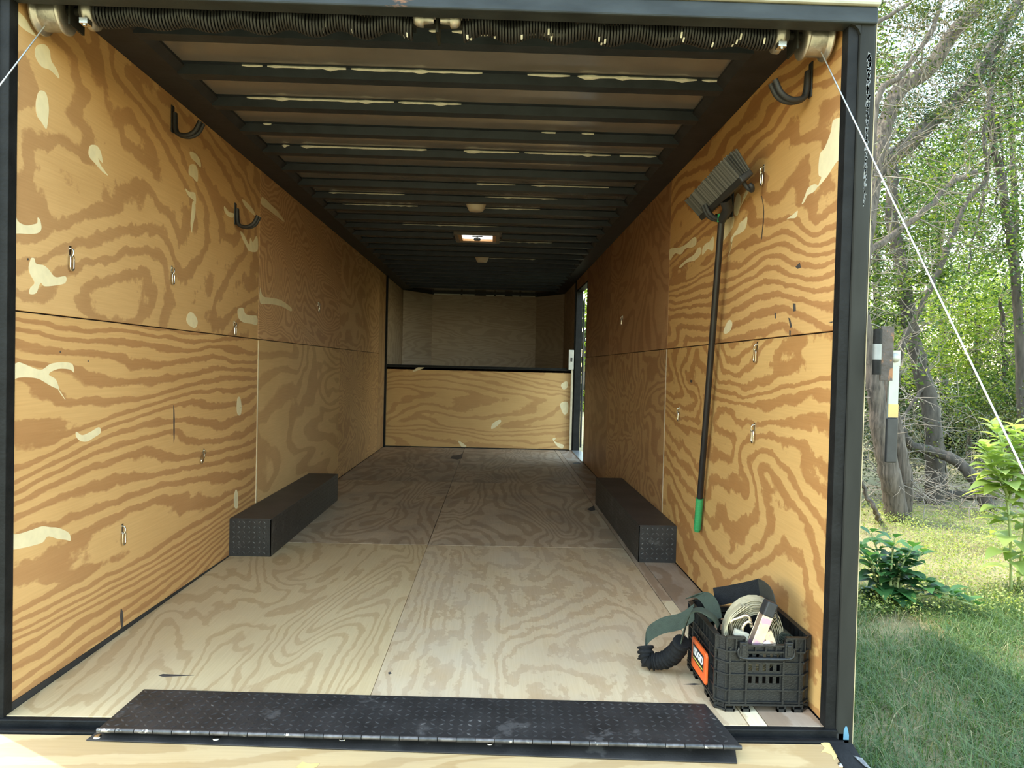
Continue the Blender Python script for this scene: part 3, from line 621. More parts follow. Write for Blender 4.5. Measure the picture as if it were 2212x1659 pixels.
# switch box and conduit by the front corner
sb = thing('switch_box', 'small pale electrical box at the front right corner above the ledge', 'electrical box', (1.17, 7.42, 1.05))
MB().box((1.13, 7.345, 1.045), (1.197, 7.396, 1.30)).build('cover', mat('box_grey', (.46, .43, .37), .5), sb, .006); MB().box((1.155, 7.338, 1.15), (1.178, 7.346, 1.20)).build('switch', blackp, sb, .002)
tag(MB().box((1.168, 7.376, .012), (1.196, 7.397, 1.043)).build('conduit_trunking', mat('cream_trunking', (.45, .37, .26), .5), None, .003), 'pale vertical trunking below the electrical box by the front wall', 'trunking')

# ------------------------------------------------------------------ ramp spring assembly
sx, sy, sz = 0, .115, 2.104
ta = thing('ramp_spring', 'torsion spring shaft with cable drums behind the rear header', 'spring assembly', (0, sy, sz))
MB().cyl((-1.2, sy, sz), (1.2, sy, sz), .0125, 16).build('shaft', steel, ta)
for s_ in (-1, 1):
    pts = []; xa, xb = .075, 1.03; turns = 104; rv = random.Random(9); mi = []
    st = 14
    for i in range(turns*st+1):
        f_ = i/(turns*st); x = xa+(xb-xa)*f_; a_ = 2*math.pi*i/st; per = .17-.09*f_; ph = 2*math.pi*(x/.155); amp = .012*(1-.65*f_)
        pts.append((s_*x, sy+.036*math.cos(a_)+amp*math.sin(ph*1.0), sz-.001+.036*math.sin(a_)+amp*math.cos(ph)))
    mb = MB().tube(pts, .0043, 5)
    o = mb.build('coil_spring', [spring_m, whitep], ta)
    idx = [0]*len(mb.f)
    for i in range(turns*st):
        a_ = (i % st); tn = i//st
        if a_ == (8, 9, 10, 9)[tn % 4] and (tn % 9) in (0, 1, 2):
            if rv.random() < .38:
                for k in (0, 1, 4): idx[i*5+k] = 1
    o.data.polygons.foreach_set('material_index', idx)
    # winding cone and drum
    MB().lathe([(.030, 0), (.052, .010), (.053, .026), (.040, .032), (.022, .05)], (s_*1.03, sy, sz), (s_, 0, 0), 28).build('winding_cone', alu, ta)
    MB().obox((s_*1.045, sy-.042, sz-.048), (.012, 0, 0), (0, .014, 0), (0, 0, .008)).cyl((s_*1.045, sy-.048, sz-.062), (s_*1.045, sy-.048, sz-.042), .006, 10).build('set_screw', zinc, ta)
    dr = [(.020, 0), (.056, .0), (.061, .004), (.061, .009), (.051, .013)]
    for i in range(13): dr += [(.0495, .015+i*.0042), (.0520, .0171+i*.0042)]
    dr += [(.052, .071), (.063, .074), (.064, .082), (.056, .084), (.02, .084)]
    MB().lathe(dr, (s_*1.122, sy, sz-.008), (s_, 0, 0), 36).build('cable_drum', alu, ta)
    MB().prism([(s_*1.098, sy-.03, sz-.05), (s_*1.098, sy+.05, sz-.05), (s_*1.098, sy+.05, ROOF-.02), (s_*1.098, sy-.03, ROOF-.02)], (s_*.006, 0, 0)).build('end_bracket', steel, ta)
cb = MB().obox((0, sy-.0, sz+.03), (.004, 0, 0), (0, .05, 0), (0, 0, .075)).obox((0, sy+.02, 2.215), (.06, 0, 0), (0, .04, 0), (0, 0, .003))
cbo = cb.build('center_bracket', steel, ta)
for s_ in (-1, 1):
    MB().lathe([(.0, .0), (.014, .002), (.022, .012), (.024, .03), (.015, .034), (.012, .062)], (s_*.072, sy-.043, sz-.006), (-s_, 0, 0), 18).build('stationary_cone', alu, cbo)
for s_, lab in ((1, 'thin steel lift cable from the right drum down to the ramp'), (-1, 'thin steel lift cable from the left drum down to the ramp')):
    tag(MB().tube([(s_*1.178, sy-.022, sz-.056), (s_*1.285, -1.70, -.35)], .0021, 8).build('lift_cable', mat('wire_rope', (.62, .63, .62), .35, .9, .1, 300, .4, 600)), lab, 'cable', 'ramp lift cables')
    MB().obox((s_*1.272, -1.70, -.39), (.008, 0, 0), (0, .03, 0), (0, 0, .035)).build('cable_bracket', black, ramp)

# ------------------------------------------------------------------ outside fittings on the right post
hg = thing('door_hinge', 'rusty steel hinge welded to the outside of the right rear post', 'hinge', (1.33, -.03, 1.06))
MB().cyl((1.318, -.035, 1.062), (1.318, -.035, 1.105), .0125, 14).build('barrel', black, hg)
MB().cyl((1.318, -.035, 1.153), (1.318, -.035, 1.195), .0125, 14).build('barrel', black, hg)
MB().cyl((1.318, -.035, 1.106), (1.318, -.035, 1.152), .0125, 14).build('barrel', mat('grey_barrel', (.22, .23, .23), .5, .4), hg)
MB().box((1.331, -.033, 1.045), (1.368, -.026, 1.205)).build('leaf', rust, hg, .001)
lv = thing('latch_lever', 'hanging pale latch lever with a black grip beside the rusty hinge', 'lever', (1.37, .0, .83))
MB().box((1.372, -.006, .935), (1.402, .004, 1.13)).build('bar', mat('grey_bar', (.33, .36, .34), .45, .5, .1, 12), lv, .002)
MB().box((1.3705, -.009, .80), (1.403, .007, .934)).build('grip', rubber, lv, .004)
MB().box((1.372, -.0075, .936), (1.402, -.0062, .975)).build('amber_band', mat('amber', (.45, .30, .11), .4), lv)
MB().lathe([(.014, 0), (.014, .003), (.007, .008), (.0, .008)], (1.387, -.006, 1.113), (0, -1, 0), 14).box((1.372, -.0062, 1.09), (1.404, .006, 1.135)).build('pivot_plate', mat('pivot', (.36, .36, .33), .5, .5), lv)
tag(MB().prism([(1.263, -.0203, -.030), (1.280, -.0203, -.030), (1.280, -.0203, -.016), (1.277, -.0203, -.002), (1.2735, -.0203, .010), (1.2685, -.0203, .010), (1.264, -.0203, -.002)], (0, -.0008, 0)).build('tape_strip', bluet), 'small strip of blue tape near the foot of the right rear post', 'tape')

# ------------------------------------------------------------------ crate
CX, CY, CW, CD, CH = 1.062, .278, .306, .39, .236
ct = thing('storage_crate', 'black plastic storage crate in the rear right corner holding straps', 'crate', (CX, CY, 0))
hx, hy = CW/2, CD/2
def P_(x, y, z): return (CX+x, CY+y, z)
def face(mb, side):
    """one wall of the crate: slotted panel, ribs and ledges; side: 'f','b','l','r'"""
    ln = hx if side in 'fb' else hy
    def B(a0, a1, d0, d1, z0, z1):        # a along wall, d = depth outwards from the wall's inner face
        if side == 'f': mb.box(P_(a0, -hy+.014-d0, z0), P_(a1, -hy+.014-d1, z1))
        if side == 'b': mb.box(P_(a0, hy-.014+d0, z0), P_(a1, hy-.014+d1, z1))
        if side == 'l': mb.box(P_(-hx+.014-d0, a0, z0), P_(-hx+.014-d1, a1, z1))
        if side == 'r': mb.box(P_(hx-.014+d0, a0, z0), P_(hx-.014+d1, a1, z1))
    c0, c1 = -ln+.03, ln-.03
    rows = [(.088, .110), (.127, .148), (.164, .180)]
    wz = ln*.36 if side in 'fb' else ln*.8; nsl = 5 if side in 'fb' else 11
    zs = [.022]+[q for r in rows for q in r]+[.19]
    for i in range(0, len(zs), 2): B(c0, c1, 0, .003, zs[i], zs[i+1])
    for z0, z1 in rows:
        B(c0, -wz, 0, .003, z0, z1); B(wz, c1, 0, .003, z0, z1)
        for k in range(nsl+1):
            x = -wz+2*wz*k/nsl; B(x-wz/nsl*.52, x+wz/nsl*.52, 0, .003, z0, z1)
    vs = [-ln*.72, -ln*.38, ln*.38, ln*.72] if side in 'fb' else [-ln*.8, -ln*.52, ln*.52, ln*.8]
    for x in vs: B(x-.003, x+.003, .0, .011, .02, .2)
    for z in (.030, .068, .117, .155): B(c0, c1, .0, .010, z-.002, z+.002)
    B(c0, c1, 0, .012, .020, .026)
    # rim
    gaps = ([(-ln+.03, -ln*.42, .236), (-ln*.42, ln*.42, .212), (ln*.42, ln-.03, .236)] if side in 'fb' else [(-ln+.03, ln-.03, .236)])
    for x0, x1, zt in gaps:
        B(x0, x1, .0, .003, .19, zt-.002); B(x0, x1, -.002, .014, zt-.005, zt); B(x0, x1, 0, .014, .188, .193)
        nn = max(2, int((x1-x0)/.032))
        for k in range(nn+1):
            x = x0+(x1-x0)*k/nn; B(x-.002, x+.002, 0, .013, .19, zt-.002)
    # feet
    for x0, x1 in ((-ln+.03, -ln*.6), (-ln*.45, -ln*.28), (ln*.28, ln*.45), (ln*.6, ln-.03)): B(x0, x1, -.004, .010, .0005, .010); B(x0, x0+.004, -.004, .010, .0005, .022); B(x1-.004, x1, -.004, .010, .0005, .022)
body = MB()
for s_ in 'fblr': face(body, s_)
for sx_ in (-1, 1):
    for sy_ in (-1, 1):           # chamfered corners
        def cn(o, z0, z1): 
            a_ = (sx_*(hx-o), sy_*(hy-.031)); b_ = (sx_*(hx-.031), sy_*(hy-o)); i_ = .0035
            q = [P_(a_[0], a_[1], z0), P_(b_[0], b_[1], z0), P_(b_[0]-sx_*i_, b_[1]-sy_*i_, z0), P_(a_[0]-sx_*i_, a_[1]-sy_*i_, z0)]
            body.prism(q if sx_*sy_ < 0 else q[::-1], (0, 0, z1-z0))
        cn(.012, .01, .232)
        for z in (.004, .028, .066, .115, .153, .188, .230): cn(.003, z, z+.005)
body.box(P_(-hx+.016, -hy+.016, .02), P_(hx-.016, hy-.016, .024))
body.build('crate_body', crate_m, ct)
for sy_ in (-1, 1):
    yb = sy_*(hy+.003); lp_ = []
    for x, z in ((-.085, .205), (-.088, .188), (-.075, .172), (0, .170), (.075, .172), (.088, .188), (.085, .205)): lp_.append(P_(x, yb, z))
    lp_ = smoothpath(lp_, 5); MB().tube(lp_, [.0042 if abs(p.x-CX) > .055 else .0062 for p in lp_], 10).build('carry_handle', crate_m, ct)
    for sx_ in (-1, 1):
        m_ = MB().box(P_(sx_*.058, yb-sy_*.012, .165), P_(sx_*.084, yb+sy_*.002, .222)).box(P_(sx_*.064, yb+sy_*.002, .180), P_(sx_*.078, yb+sy_*.005, .215)); m_.build('latch_tab', crate_m, ct, .002)
lx = -hx-.001; y0_, y1_ = -.106, .060
bd_ = MB().prism([P_(lx, y0_, .047), P_(lx, y1_, .047), P_(lx, y1_+.004, .055), P_(lx, y1_+.004, .138), P_(lx, y1_-.006, .148), P_(lx, y0_+.006, .148), P_(lx, y0_-.004, .138), P_(lx, y0_-.004, .055)], (-.009, 0, 0)).build('name_badge', orange, ct, .002)
MB().box(P_(lx-.0092, y0_+.020, .078), P_(lx-.0098, y1_-.018, .132)).build('badge_panel', blackp, bd_)
MB().box(P_(lx-.0099, y0_+.028, .084), P_(lx-.0103, y1_-.026, .088)).build('badge_line', yellowp, bd_)
def text(s, size, mat_, parent, origin, right, up, depth=.0006, name='lettering', bold=.0):
    cu = bpy.data.curves.new('txt', 'FONT'); cu.body = s; cu.size = size; cu.extrude = depth/2; cu.align_x = 'CENTER'; cu.align_y = 'CENTER'; cu.offset = bold
    to = bpy.data.objects.new('txt', cu); COL.objects.link(to); bpy.context.view_layer.update()
    me = bpy.data.meshes.new_from_object(to.evaluated_get(bpy.context.evaluated_depsgraph_get())); bpy.data.objects.remove(to)
    R_, U_ = Vector(right).normalized(), Vector(up).normalized(); Nn = R_.cross(U_); o = Vector(origin)
    for v in me.vertices: v.co = o+R_*v.co.x*1.0+U_*v.co.y+Nn*v.co.z
    me.materials.append(mat_); ob = bpy.data.objects.new(name, me); COL.objects.link(ob); ob.parent = parent; ob.matrix_parent_inverse = Matrix.Translation(-Vector(parent.location)); return ob
text('RIDGID', .035, whiteL, bd_, P_(lx-.0102, (y0_+y1_)/2+.001, .110), (0, -1, 0), (0, 0, 1), bold=.0012)

# tan ratchet strap, coiled in the crate
rsn = thing('ratchet_strap', 'coiled tan ratchet strap with yellow zinc ratchet in the crate', 'strap', P_(-.0, -.10, .026))
sc = Vector(P_(.0, -.085, .20))
def coil_arc(rx, rz, a0, a1, yo, n=22, tilt=.25):
    pts = []
    for i in range(n+1):
        a_ = math.radians(a0+(a1-a0)*i/n); pts.append(sc+Vector((rx*math.cos(a_), yo+tilt*rx*math.cos(a_)*.3, rz*math.sin(a_))))
    return pts
cm_ = MB(); rr = random.Random(4)
for k in range(8):
    rx = .060+.0058*k; rz = .085+.0052*k
    cm_.ribbon(coil_arc(rx, rz, -100, 262, rr.uniform(-.006, .006)+k*.002), Vector((.006, .046, .006)), .0022)
for k in range(3):
    p = [sc+Vector((-.03-.012*k, -.02, .11)), sc+Vector((-.085-.004*k, -.03, .075)), sc+Vector((-.108+.004*k, -.025, .02)), sc+Vector((-.100, -.02, -.06))]
    cm_.ribbon(smoothpath(p, 6), Vector((.01, .046, -.004)), .0022)
cm_.build('webbing', tan, rsn)
rt = MB(); ra0 = sc+Vector((-.030, -.075, -.012)); ra1 = sc+Vector((.012, -.070, .098)); rdv = (ra1-ra0).normalized(); rsd = Vector((1, 0, -.35)).normalized(); rsd = (rsd-rdv*rsd.dot(rdv)).normalized(); rnn = rsd.cross(rdv)
for k in (-1, 1): rt.obox((ra0+ra1)/2+rnn*.017*k, rdv*.060, rsd*.017, rnn*.0016)
rt.build('ratchet_lever', chromate, rsn, .001)
MB().obox(ra1+rdv*.018, rdv*.024, rsd*.018, rnn*.021).build('lever_grip', rubber, rsn, .005)
rb0 = sc+Vector((.014, -.072, -.004)); rt = MB()
for k in (-1, 1): rt.lathe([(.024, 0), (.024, .003), (.0, .003)], rb0+rnn*.017*k, rnn, 20)
rt.cyl(rb0-rnn*.022, rb0+rnn*.022, .008, 14).obox(rb0+Vector((.004, 0, .03)), (.012, 0, .006), (0, .018, 0), (-.008, 0, .02)); rt.build('ratchet_frame', chromate, rsn)
hk = smoothpath([sc+Vector(q) for q in ((-.088, -.045, .035), (-.092, -.05, .065), (-.065, -.05, .078), (-.048, -.05, .085), (-.035, -.05, .078), (-.028, -.052, .05))], 6)
hk2 = smoothpath([sc+Vector(q) for q in ((-.058, -.055, .02), (-.056, -.055, .05), (-.042, -.055, .066), (-.028, -.055, .06))], 6)
MB().tube(hk, .0055, 8).tube(hk2, .0055, 8).build('wire_hook', mat('bright_wire', (.62, .54, .42), .25, .9), rsn)
tb = MB()
for k in range(5): tb.obox(sc+Vector((-.080+.0085*k, -.062, .0)), (.0034, 0, .001), (0, .004, 0), (-.003, 0, .022))
tb.obox(sc+Vector((-.064, -.062, .03)), (.022, 0, -.008), (0, .006, 0), (.003, 0, .009)); tb.build('folded_end', mat('grey_tan_webbing', (.46, .42, .33), .8, 0, .15, 60, .3, 300), rsn)

# green recovery strap with black sleeve
gs = thing('tow_strap', 'dark green tow strap with black gathered sleeve hanging over the crate rim', 'strap', P_(-.2, .12, .03))
gp_ = smoothpath([at(1500, 1322, 1, .37), at(1470, 1342, 1, .39), at(1430, 1352, 1, .42), at(1400, 1372, 1, .43), at(1394, 1400, 1, .42)], 7)
MB().ribbon(gp_, Vector((0, .012, .055)), .003).build('webbing', olive, gs)
sl = smoothpath([at(1394, 1396, 1, .42), at(1398, 1424, 1, .40), at(1418, 1428, 1, .385), at(1440, 1424, 1, .36), at(1460, 1408, 1, .33), at(1474, 1385, 1, .30)], 14)
MB().tube(sl, [.027+.0042*math.sin(i*1.35)+.003*math.sin(i*2.9+1) for i in range(len(sl))], 14).build('gathered_sleeve', blackw, gs)
gp_ = smoothpath([at(1473, 1386, 1, .30), at(1481, 1352, 1, .28), at(1494, 1322, 1, .24), at(1512, 1317, 1, .20), at(1530, 1326, 1, .18), at(1545, 1338, 1, .19), at(1552, 1352, 1, .2)], 7)
MB().ribbon(gp_, [Vector((.02, .045, .0))]*len(gp_), .003).build('webbing', olive, gs)
ws = thing('winch_strap', 'wide black and olive strap folded across the back of the crate', 'strap', P_(.05, .1, .03))
wp_ = smoothpath([at(1543, 1290, 1, .38), at(1570, 1285, 1, .37), at(1610, 1276, 1, .34), at(1640, 1268, 1, .31)], 8)
MB().ribbon(wp_, [Vector((-.008, .012, .062-.010*i/len(wp_))) for i in range(len(wp_))], .003).build('webbing', blackw, ws)
wp_ = smoothpath([at(1640, 1268, 1, .31), at(1655, 1276, 1, .26), at(1668, 1290, 1, .21), at(1676, 1310, 1, .17), at(1678, 1330, 1, .15)], 6)
MB().ribbon(wp_, Vector((-.006, .014, .055)), .003).build('webbing', mat('brown_olive_webbing', (.034, .032, .024), .75, 0, .15, 60, .4, 300), ws)
wp_ = smoothpath([at(1494, 1288, 1, .42), at(1515, 1285, 1, .40), at(1530, 1296, 1, .36), at(1540, 1315, 1, .33), at(1545, 1340, 1, .30)], 7)
MB().ribbon(wp_, Vector((.035, -.035, .03)), .003).build('webbing', olive, ws)
dk = thing('rolled_strap', 'rolled dark green strap low in the near right corner of the crate', 'strap', P_(.09, -.06, .03))
rp_ = MB()
for k in range(5):
    pts = [Vector(P_(.095+(.012+.006*k)*math.cos(a_), -.07, .188+(.010+.0045*k)*math.sin(a_))) for a_ in [i*2*math.pi/18 for i in range(19)]]
    rp_.ribbon(pts, Vector((0, .06, 0)), .003)
rp_.build('webbing', mat('dark_green_webbing', (.045, .055, .036), .75, 0, .15, 60, .4, 300), dk)

# ------------------------------------------------------------------ outdoors
GZ = -.55
gm, nt, N, Lk, P = newmat('ground_soil'); P.inputs['Roughness'].default_value = .9
tc = N.new('ShaderNodeTexCoord'); n1 = N.new('ShaderNodeTexNoise'); n1.inputs['Scale'].default_value = .9; n1.inputs['Detail'].default_value = 8; n1.inputs['Roughness'].default_value = .7
Lk.new(tc.outputs['Object'], n1.inputs['Vector']); cr = N.new('ShaderNodeValToRGB'); e = cr.color_ramp.elements
e[0].position = .35; e[0].color = (.10, .10, .045, 1); e[1].position = .68; e[1].color = (.30, .245, .13, 1); q = e.new(.5); q.color = (.18, .165, .075, 1)
Lk.new(n1.outputs[0], cr.inputs[0]); Lk.new(cr.outputs[0], P.inputs['Base Color'])
gr_ = MB(); nx_, ny_ = 40, 40
for j in range(ny_+1):
    for i in range(nx_+1):
        x = -60+120*i/nx_; y = -50+130*j/ny_; gr_.v.append((x, y, GZ))
for j in range(ny_):
    for i in range(nx_):
        a_ = j*(nx_+1)+i; gr_.f.append([a_, a_+1, a_+nx_+2, a_+nx_+1]); gr_.sm.append(False); gr_.mi.append(0)
struct('ground', gr_, gm, 'grassy ground around the trailer')

def leafmesh(name, centers, size, mt, parent=None, up=.35, aspect=.5, rng=None, fold=.25, sizes=None, dirs=None, droop=0):
    """many small folded leaves as one mesh; every leaf is two bent halves"""
    rng = rng or np.random.default_rng(1); c = np.asarray(centers, float); n = len(c)
    d = rng.normal(size=(n, 3)); d[:, 2] *= .6; d[:, 2] -= droop
    if dirs is not None: d = d*.35+np.asarray(dirs)
    d /= np.linalg.norm(d, axis=1)[:, None]
    nn = rng.normal(size=(n, 3)); nn[:, 2] = np.abs(nn[:, 2])+up; nn -= d*(nn*d).sum(1)[:, None]; nn /= np.linalg.norm(nn, axis=1)[:, None]
    s_ = np.cross(nn, d); L_ = (size*rng.uniform(.6, 1.25, n) if sizes is None else np.asarray(sizes))[:, None]; w_ = L_*aspect*.5
    v = np.stack([c, c+d*L_*.5+s_*w_+nn*w_*fold, c+d*L_, c+d*L_*.5-s_*w_+nn*w_*fold], 1).reshape(-1, 3)
    me = bpy.data.meshes.new(name); me.vertices.add(4*n); me.vertices.foreach_set('co', v.ravel())
    ii = np.arange(n)*4; tri = np.stack([ii, ii+1, ii+2, ii, ii+2, ii+3], 1).reshape(-1)
    me.loops.add(6*n); me.loops.foreach_set('vertex_index', tri.astype(np.int32)); me.polygons.add(2*n)
    me.polygons.foreach_set('loop_start', (np.arange(2*n)*3).astype(np.int32)); me.update(calc_edges=True); me.validate()
    me.materials.append(mt); o = bpy.data.objects.new(name, me); COL.objects.link(o)
    if parent is not None: o.parent = parent; o.matrix_parent_inverse = Matrix.Translation(-Vector(parent.location))
    return o
bark = mat('grey_bark', (.085, .068, .053), .9, 0, .65, 14, 1.0, 26, (.14, .117, .095), .62, stretch=(2.6, 2.6, .22))
bark2 = mat('dark_bark', (.055, .047, .038), .9, 0, .4, 9, .8, 22, stretch=(2, 2, .5))
twigm = mat('dry_twig', (.20, .17, .135), .85, 0, .25, 8)
cedar = leafmat('cedar_leaf', [lin((36, 52, 30)), lin((52, 70, 36)), lin((82, 96, 46)), lin((108, 102, 60))], .3)
broad = leafmat('hackberry_leaf', [lin((40, 62, 32)), lin((58, 86, 38)), lin((88, 112, 46)), lin((132, 146, 66))], .5)
bright = leafmat('sunny_leaf', [lin((84, 110, 42)), lin((116, 140, 52)), lin((152, 166, 74))], .55)
weed = leafmat('weed_leaf', [lin((116, 142, 76)), lin((142, 164, 92)), lin((166, 182, 112))], .5)
darkweed = leafmat('dark_weed_leaf', [lin((40, 80, 44)), lin((56, 100, 52)), lin((78, 122, 64))], .35)
rngT = np.random.default_rng(21); rT = random.Random(21)
def wig(p, amp, n=5):
    P = smoothpath(p, n); return [q+Vector((rT.uniform(-1, 1), rT.uniform(-1, 1), rT.uniform(-1, 1)))*amp for q in P]
def stem(mb, pts, r0, r1, amp=.015, n=9, k=5, ridg=.05):
    P = wig(pts, amp, k); m = len(P); rad = [(r0+(r1-r0)*i/(m-1))*(1+rT.uniform(-ridg, ridg)) for i in range(m)]
    mb.tube(P, rad, n); return P
def twigs(mb, base, n, ln, r, spread, droop=0, sub=3, tips=None):
    """crooked twigs from points along a branch"""
    for _ in range(n):
        b = base[rT.randrange(len(base))]; d = Vector((rT.gauss(0, 1)*spread[0], rT.gauss(0, 1)*spread[1], rT.gauss(0, 1)*spread[2]-droop)).normalized()
        L_ = ln*rT.uniform(.4, 1.3); p = [b]; q = Vector(b)
        for s_ in range(5):
            d = (d+Vector((rT.gauss(0, .22), rT.gauss(0, .22), rT.gauss(0, .22)))).normalized(); q = q+d*L_/5; p.append(q.copy())
        mb.tube(p, [r*(1-.8*i/5) for i in range(6)], 4, caps=False)
        if tips is not None: tips += p[2:]
        for _2 in range(sub):
            b2 = p[rT.randrange(1, 6)]; d2 = (d+Vector((rT.gauss(0, .8), rT.gauss(0, .8), rT.gauss(0, .8)))).normalized(); l2 = L_*rT.uniform(.2, .5)
            p2 = [b2, b2+d2*l2*.5+Vector((rT.gauss(0, .02), 0, rT.gauss(0, .02))), b2+d2*l2]
            mb.tube(p2, [r*.5, r*.38, r*.18], 4, caps=False)
            if tips is not None: tips += p2[1:]
def clusters(cs, n, sx_, sy_, sz_):
    cs = np.array([tuple(c) for c in cs]); sp = np.array([sx_, sy_, sz_]); ns = max(len(cs)*4, n//55)
    sub = cs[rngT.integers(0, len(cs), ns)]+rngT.normal(size=(ns, 3))*sp; return sub[rngT.integers(0, ns, n)]+rngT.normal(size=(n, 3))*sp*.36
def rootof(name, label, base, cat='tree', group='trees beside the trailer'): return thing(name, label, cat, (base[0], base[1], GZ), group)
def G(u, v): return at(u, v, 2, GZ)

# the old cedar close to the trailer: shaggy trunk, several leaning stems
Yc = 5.9
tA = rootof('cedar_tree', 'old cedar with shaggy grey trunk and leaning stems behind the lever and hinge', G(1940, 1122))
m_ = MB(); base = G(1940, 1126)
a1 = stem(m_, [base-Vector((0, 0, .05)), at(1925, 1040, 1, Yc), at(1905, 940, 1, Yc), at(1893, 860, 1, Yc), at(1880, 760, 1, Yc), at(1850, 640, 1, Yc)], .125, .075, .008, 14, 8, .05)
a2 = stem(m_, [base+Vector((.10, .1, 0)), at(1955, 1050, 1, 6.0), at(1942, 960, 1, 6.0), at(1925, 880, 1, 6.05), at(1905, 800, 1, 6.1)], .09, .06, .008, 12, 8, .05)
m_.build('trunk', bark, tA)
m_ = MB(); t1 = []
b1_ = stem(m_, [at(1850, 640, 1, 5.9), at(1872, 480, 1, 6.3), at(1900, 320, 1, 6.6), at(1940, 200, 1, 6.9), at(2005, 150, 1, 7.1), at(2060, 70, 1, 7.2), at(2110, 10, 1, 7.3), at(2150, -60, 1, 7.4)], .10, .085, .008, 12, 8, .05)
b2_ = stem(m_, [at(1880, 380, 1, 6.2), at(1898, 205, 1, 6.3), at(1945, 165, 1, 6.4), at(1985, 110, 1, 6.5), at(2020, 50, 1, 6.6), at(2040, -30, 1, 6.7)], .035, .028, .01, 8, 7)
b3_ = stem(m_, [at(1880, 400, 1, 6.6), at(1890, 375, 1, 6.6), at(1940, 325, 1, 6.7), at(1990, 285, 1, 6.9)], .055, .045, .01, 8, 6)
b4_ = stem(m_, [at(1840, 560, 1, 6.2), at(1890, 535, 1, 6.4), at(1945, 495, 1, 6.6), at(2010, 445, 1, 6.8), at(2050, 400, 1, 7.0), at(2110, 370, 1, 7.2)], .045, .028, .01, 8, 6)
b5_ = stem(m_, [at(1875, 60, 1, 6.2), at(1910, 40, 1, 6.3), at(1960, 10, 1, 6.4)], .03, .02, .01, 8, 5)
m_.build('branch', bark, tA)
m_ = MB()
twigs(m_, b1_+b2_+b3_+b4_+b5_, 130, .95, .0085, (.8, .35, .55), 0, 3, t1); twigs(m_, a1+a2, 40, .7, .007, (.9, .5, .4), .15, 2)
m_.build('dry_twigs', twigm, tA)
cs = [at(1880, 40, 1, 6.6), at(1925, 70, 1, 6.8), at(1985, 10, 1, 6.9), at(2060, 15, 1, 7), at(2110, 40, 1, 7.1), at(1900, 250, 1, 7), at(1905, 300, 1, 7.1), at(1960, 40, 1, 6.9), at(1870, 130, 1, 6.8), at(2000, 180, 1, 7.4), at(2140, 20, 1, 7)]
leafmesh('foliage', np.concatenate([clusters(cs, 5200, .20, .25, .16), clusters(t1, 2600, .08, .08, .08)]), .05, cedar, tA, aspect=.42, rng=rngT)

# dark leaning trunk with ivy behind it
tB = rootof('cedar_tree', 'dark shaded cedar whose trunk slants up to the right behind the pale branches', G(1870, 1098))
m_ = MB(); c1 = stem(m_, [G(1830, 1095), at(1850, 800, 1, 8.2), at(1872, 420, 1, 8.4), at(1900, 370, 1, 8.5), at(1985, 290, 1, 8.6), at(2025, 250, 1, 8.7), at(2095, 190, 1, 8.8), at(2130, 130, 1, 8.9), at(2170, 60, 1, 9), at(2215, -20, 1, 9)], .13, .09, .012, 12, 7)
m_.build('trunk', bark2, tB); t2 = []
m_ = MB(); twigs(m_, c1[24:], 70, 1.0, .009, (.8, .5, .6), 0, 3, t2); m_.build('dry_twigs', twigm, tB)
cs = [at(2080, 120, 1, 8.6), at(2130, 90, 1, 8.7), at(2170, 60, 1, 8.8), at(2060, 200, 1, 8.7), at(2010, 260, 1, 8.5), at(1970, 250, 1, 8.5), at(1960, 180, 1, 8.6), at(2120, 150, 1, 8.7), at(2190, 30, 1, 8.7), at(2090, 170, 1, 8.7)]
leafmesh('foliage', np.concatenate([clusters(cs, 6500, .22, .3, .2), clusters(t2, 2500, .1, .1, .1)]), .052, leafmat('cedar_leaf_dark', [lin((32, 50, 34)), lin((46, 68, 40)), lin((74, 92, 50))], .3), tB, aspect=.42, rng=rngT)

# hackberry-like tree: dark trunk in the middle
tC = rootof('leafy_tree', 'dark trunked tree with small green leaves in the middle of the thicket', G(2018, 1085))
m_ = MB(); c2 = stem(m_, [G(2018, 1088), at(2019, 1000, 1, 7.2), at(2014, 910, 1, 7.2), at(1994, 816, 1, 7.25), at(1973, 741, 1, 7.3), at(1958, 650, 1, 7.35), at(1944, 560, 1, 7.4), at(1925, 470, 1, 7.5), at(1930, 360, 1, 7.6)], .115, .07, .012, 12, 7)
c3 = stem(m_, [at(1935, 830, 1, 7.0), at(1945, 755, 1, 7.0), at(1970, 700, 1, 7.0), at(2010, 620, 1, 7.0), at(2038, 560, 1, 7.05), at(2063, 495, 1, 7.1), at(2090, 430, 1, 7.2), at(2132, 385, 1, 7.3), at(2125, 290, 1, 7.4), at(2140, 190, 1, 7.5)], .042, .022, .012, 9, 7)
c4 = stem(m_, [at(2016, 900, 1, 7.2), at(2034, 950, 1, 7.2), at(2042, 1000, 1, 7.2), G(2046, 1080)], .025, .02, .01, 8, 6)
c5 = stem(m_, [at(2000, 830, 1, 7.2), at(1965, 880, 1, 7.1), at(1935, 930, 1, 7.0)], .025, .014, .01, 7, 6)
m_.build('trunk', bark2, tC); t3 = []
m_ = MB(); twigs(m_, c3+c2[20:], 120, .9, .007, (.9, .5, .5), 0, 3, t3); twigs(m_, c2[:22]+c4+c5, 40, .7, .006, (1, .4, .3), .1, 3); m_.build('dry_twigs', twigm, tC)
cs = [at(1890, 610, 1, 7.6), at(1930, 560, 1, 7.7), at(1965, 520, 1, 7.7), at(1985, 570, 1, 7.7), at(1900, 500, 1, 7.8), at(1870, 660, 1, 7.7), at(1950, 620, 1, 7.7), at(2005, 490, 1, 7.8), at(1890, 700, 1, 7.8), at(1920, 670, 1, 7.8), at(1985, 430, 1, 8), at(1940, 420, 1, 8)]
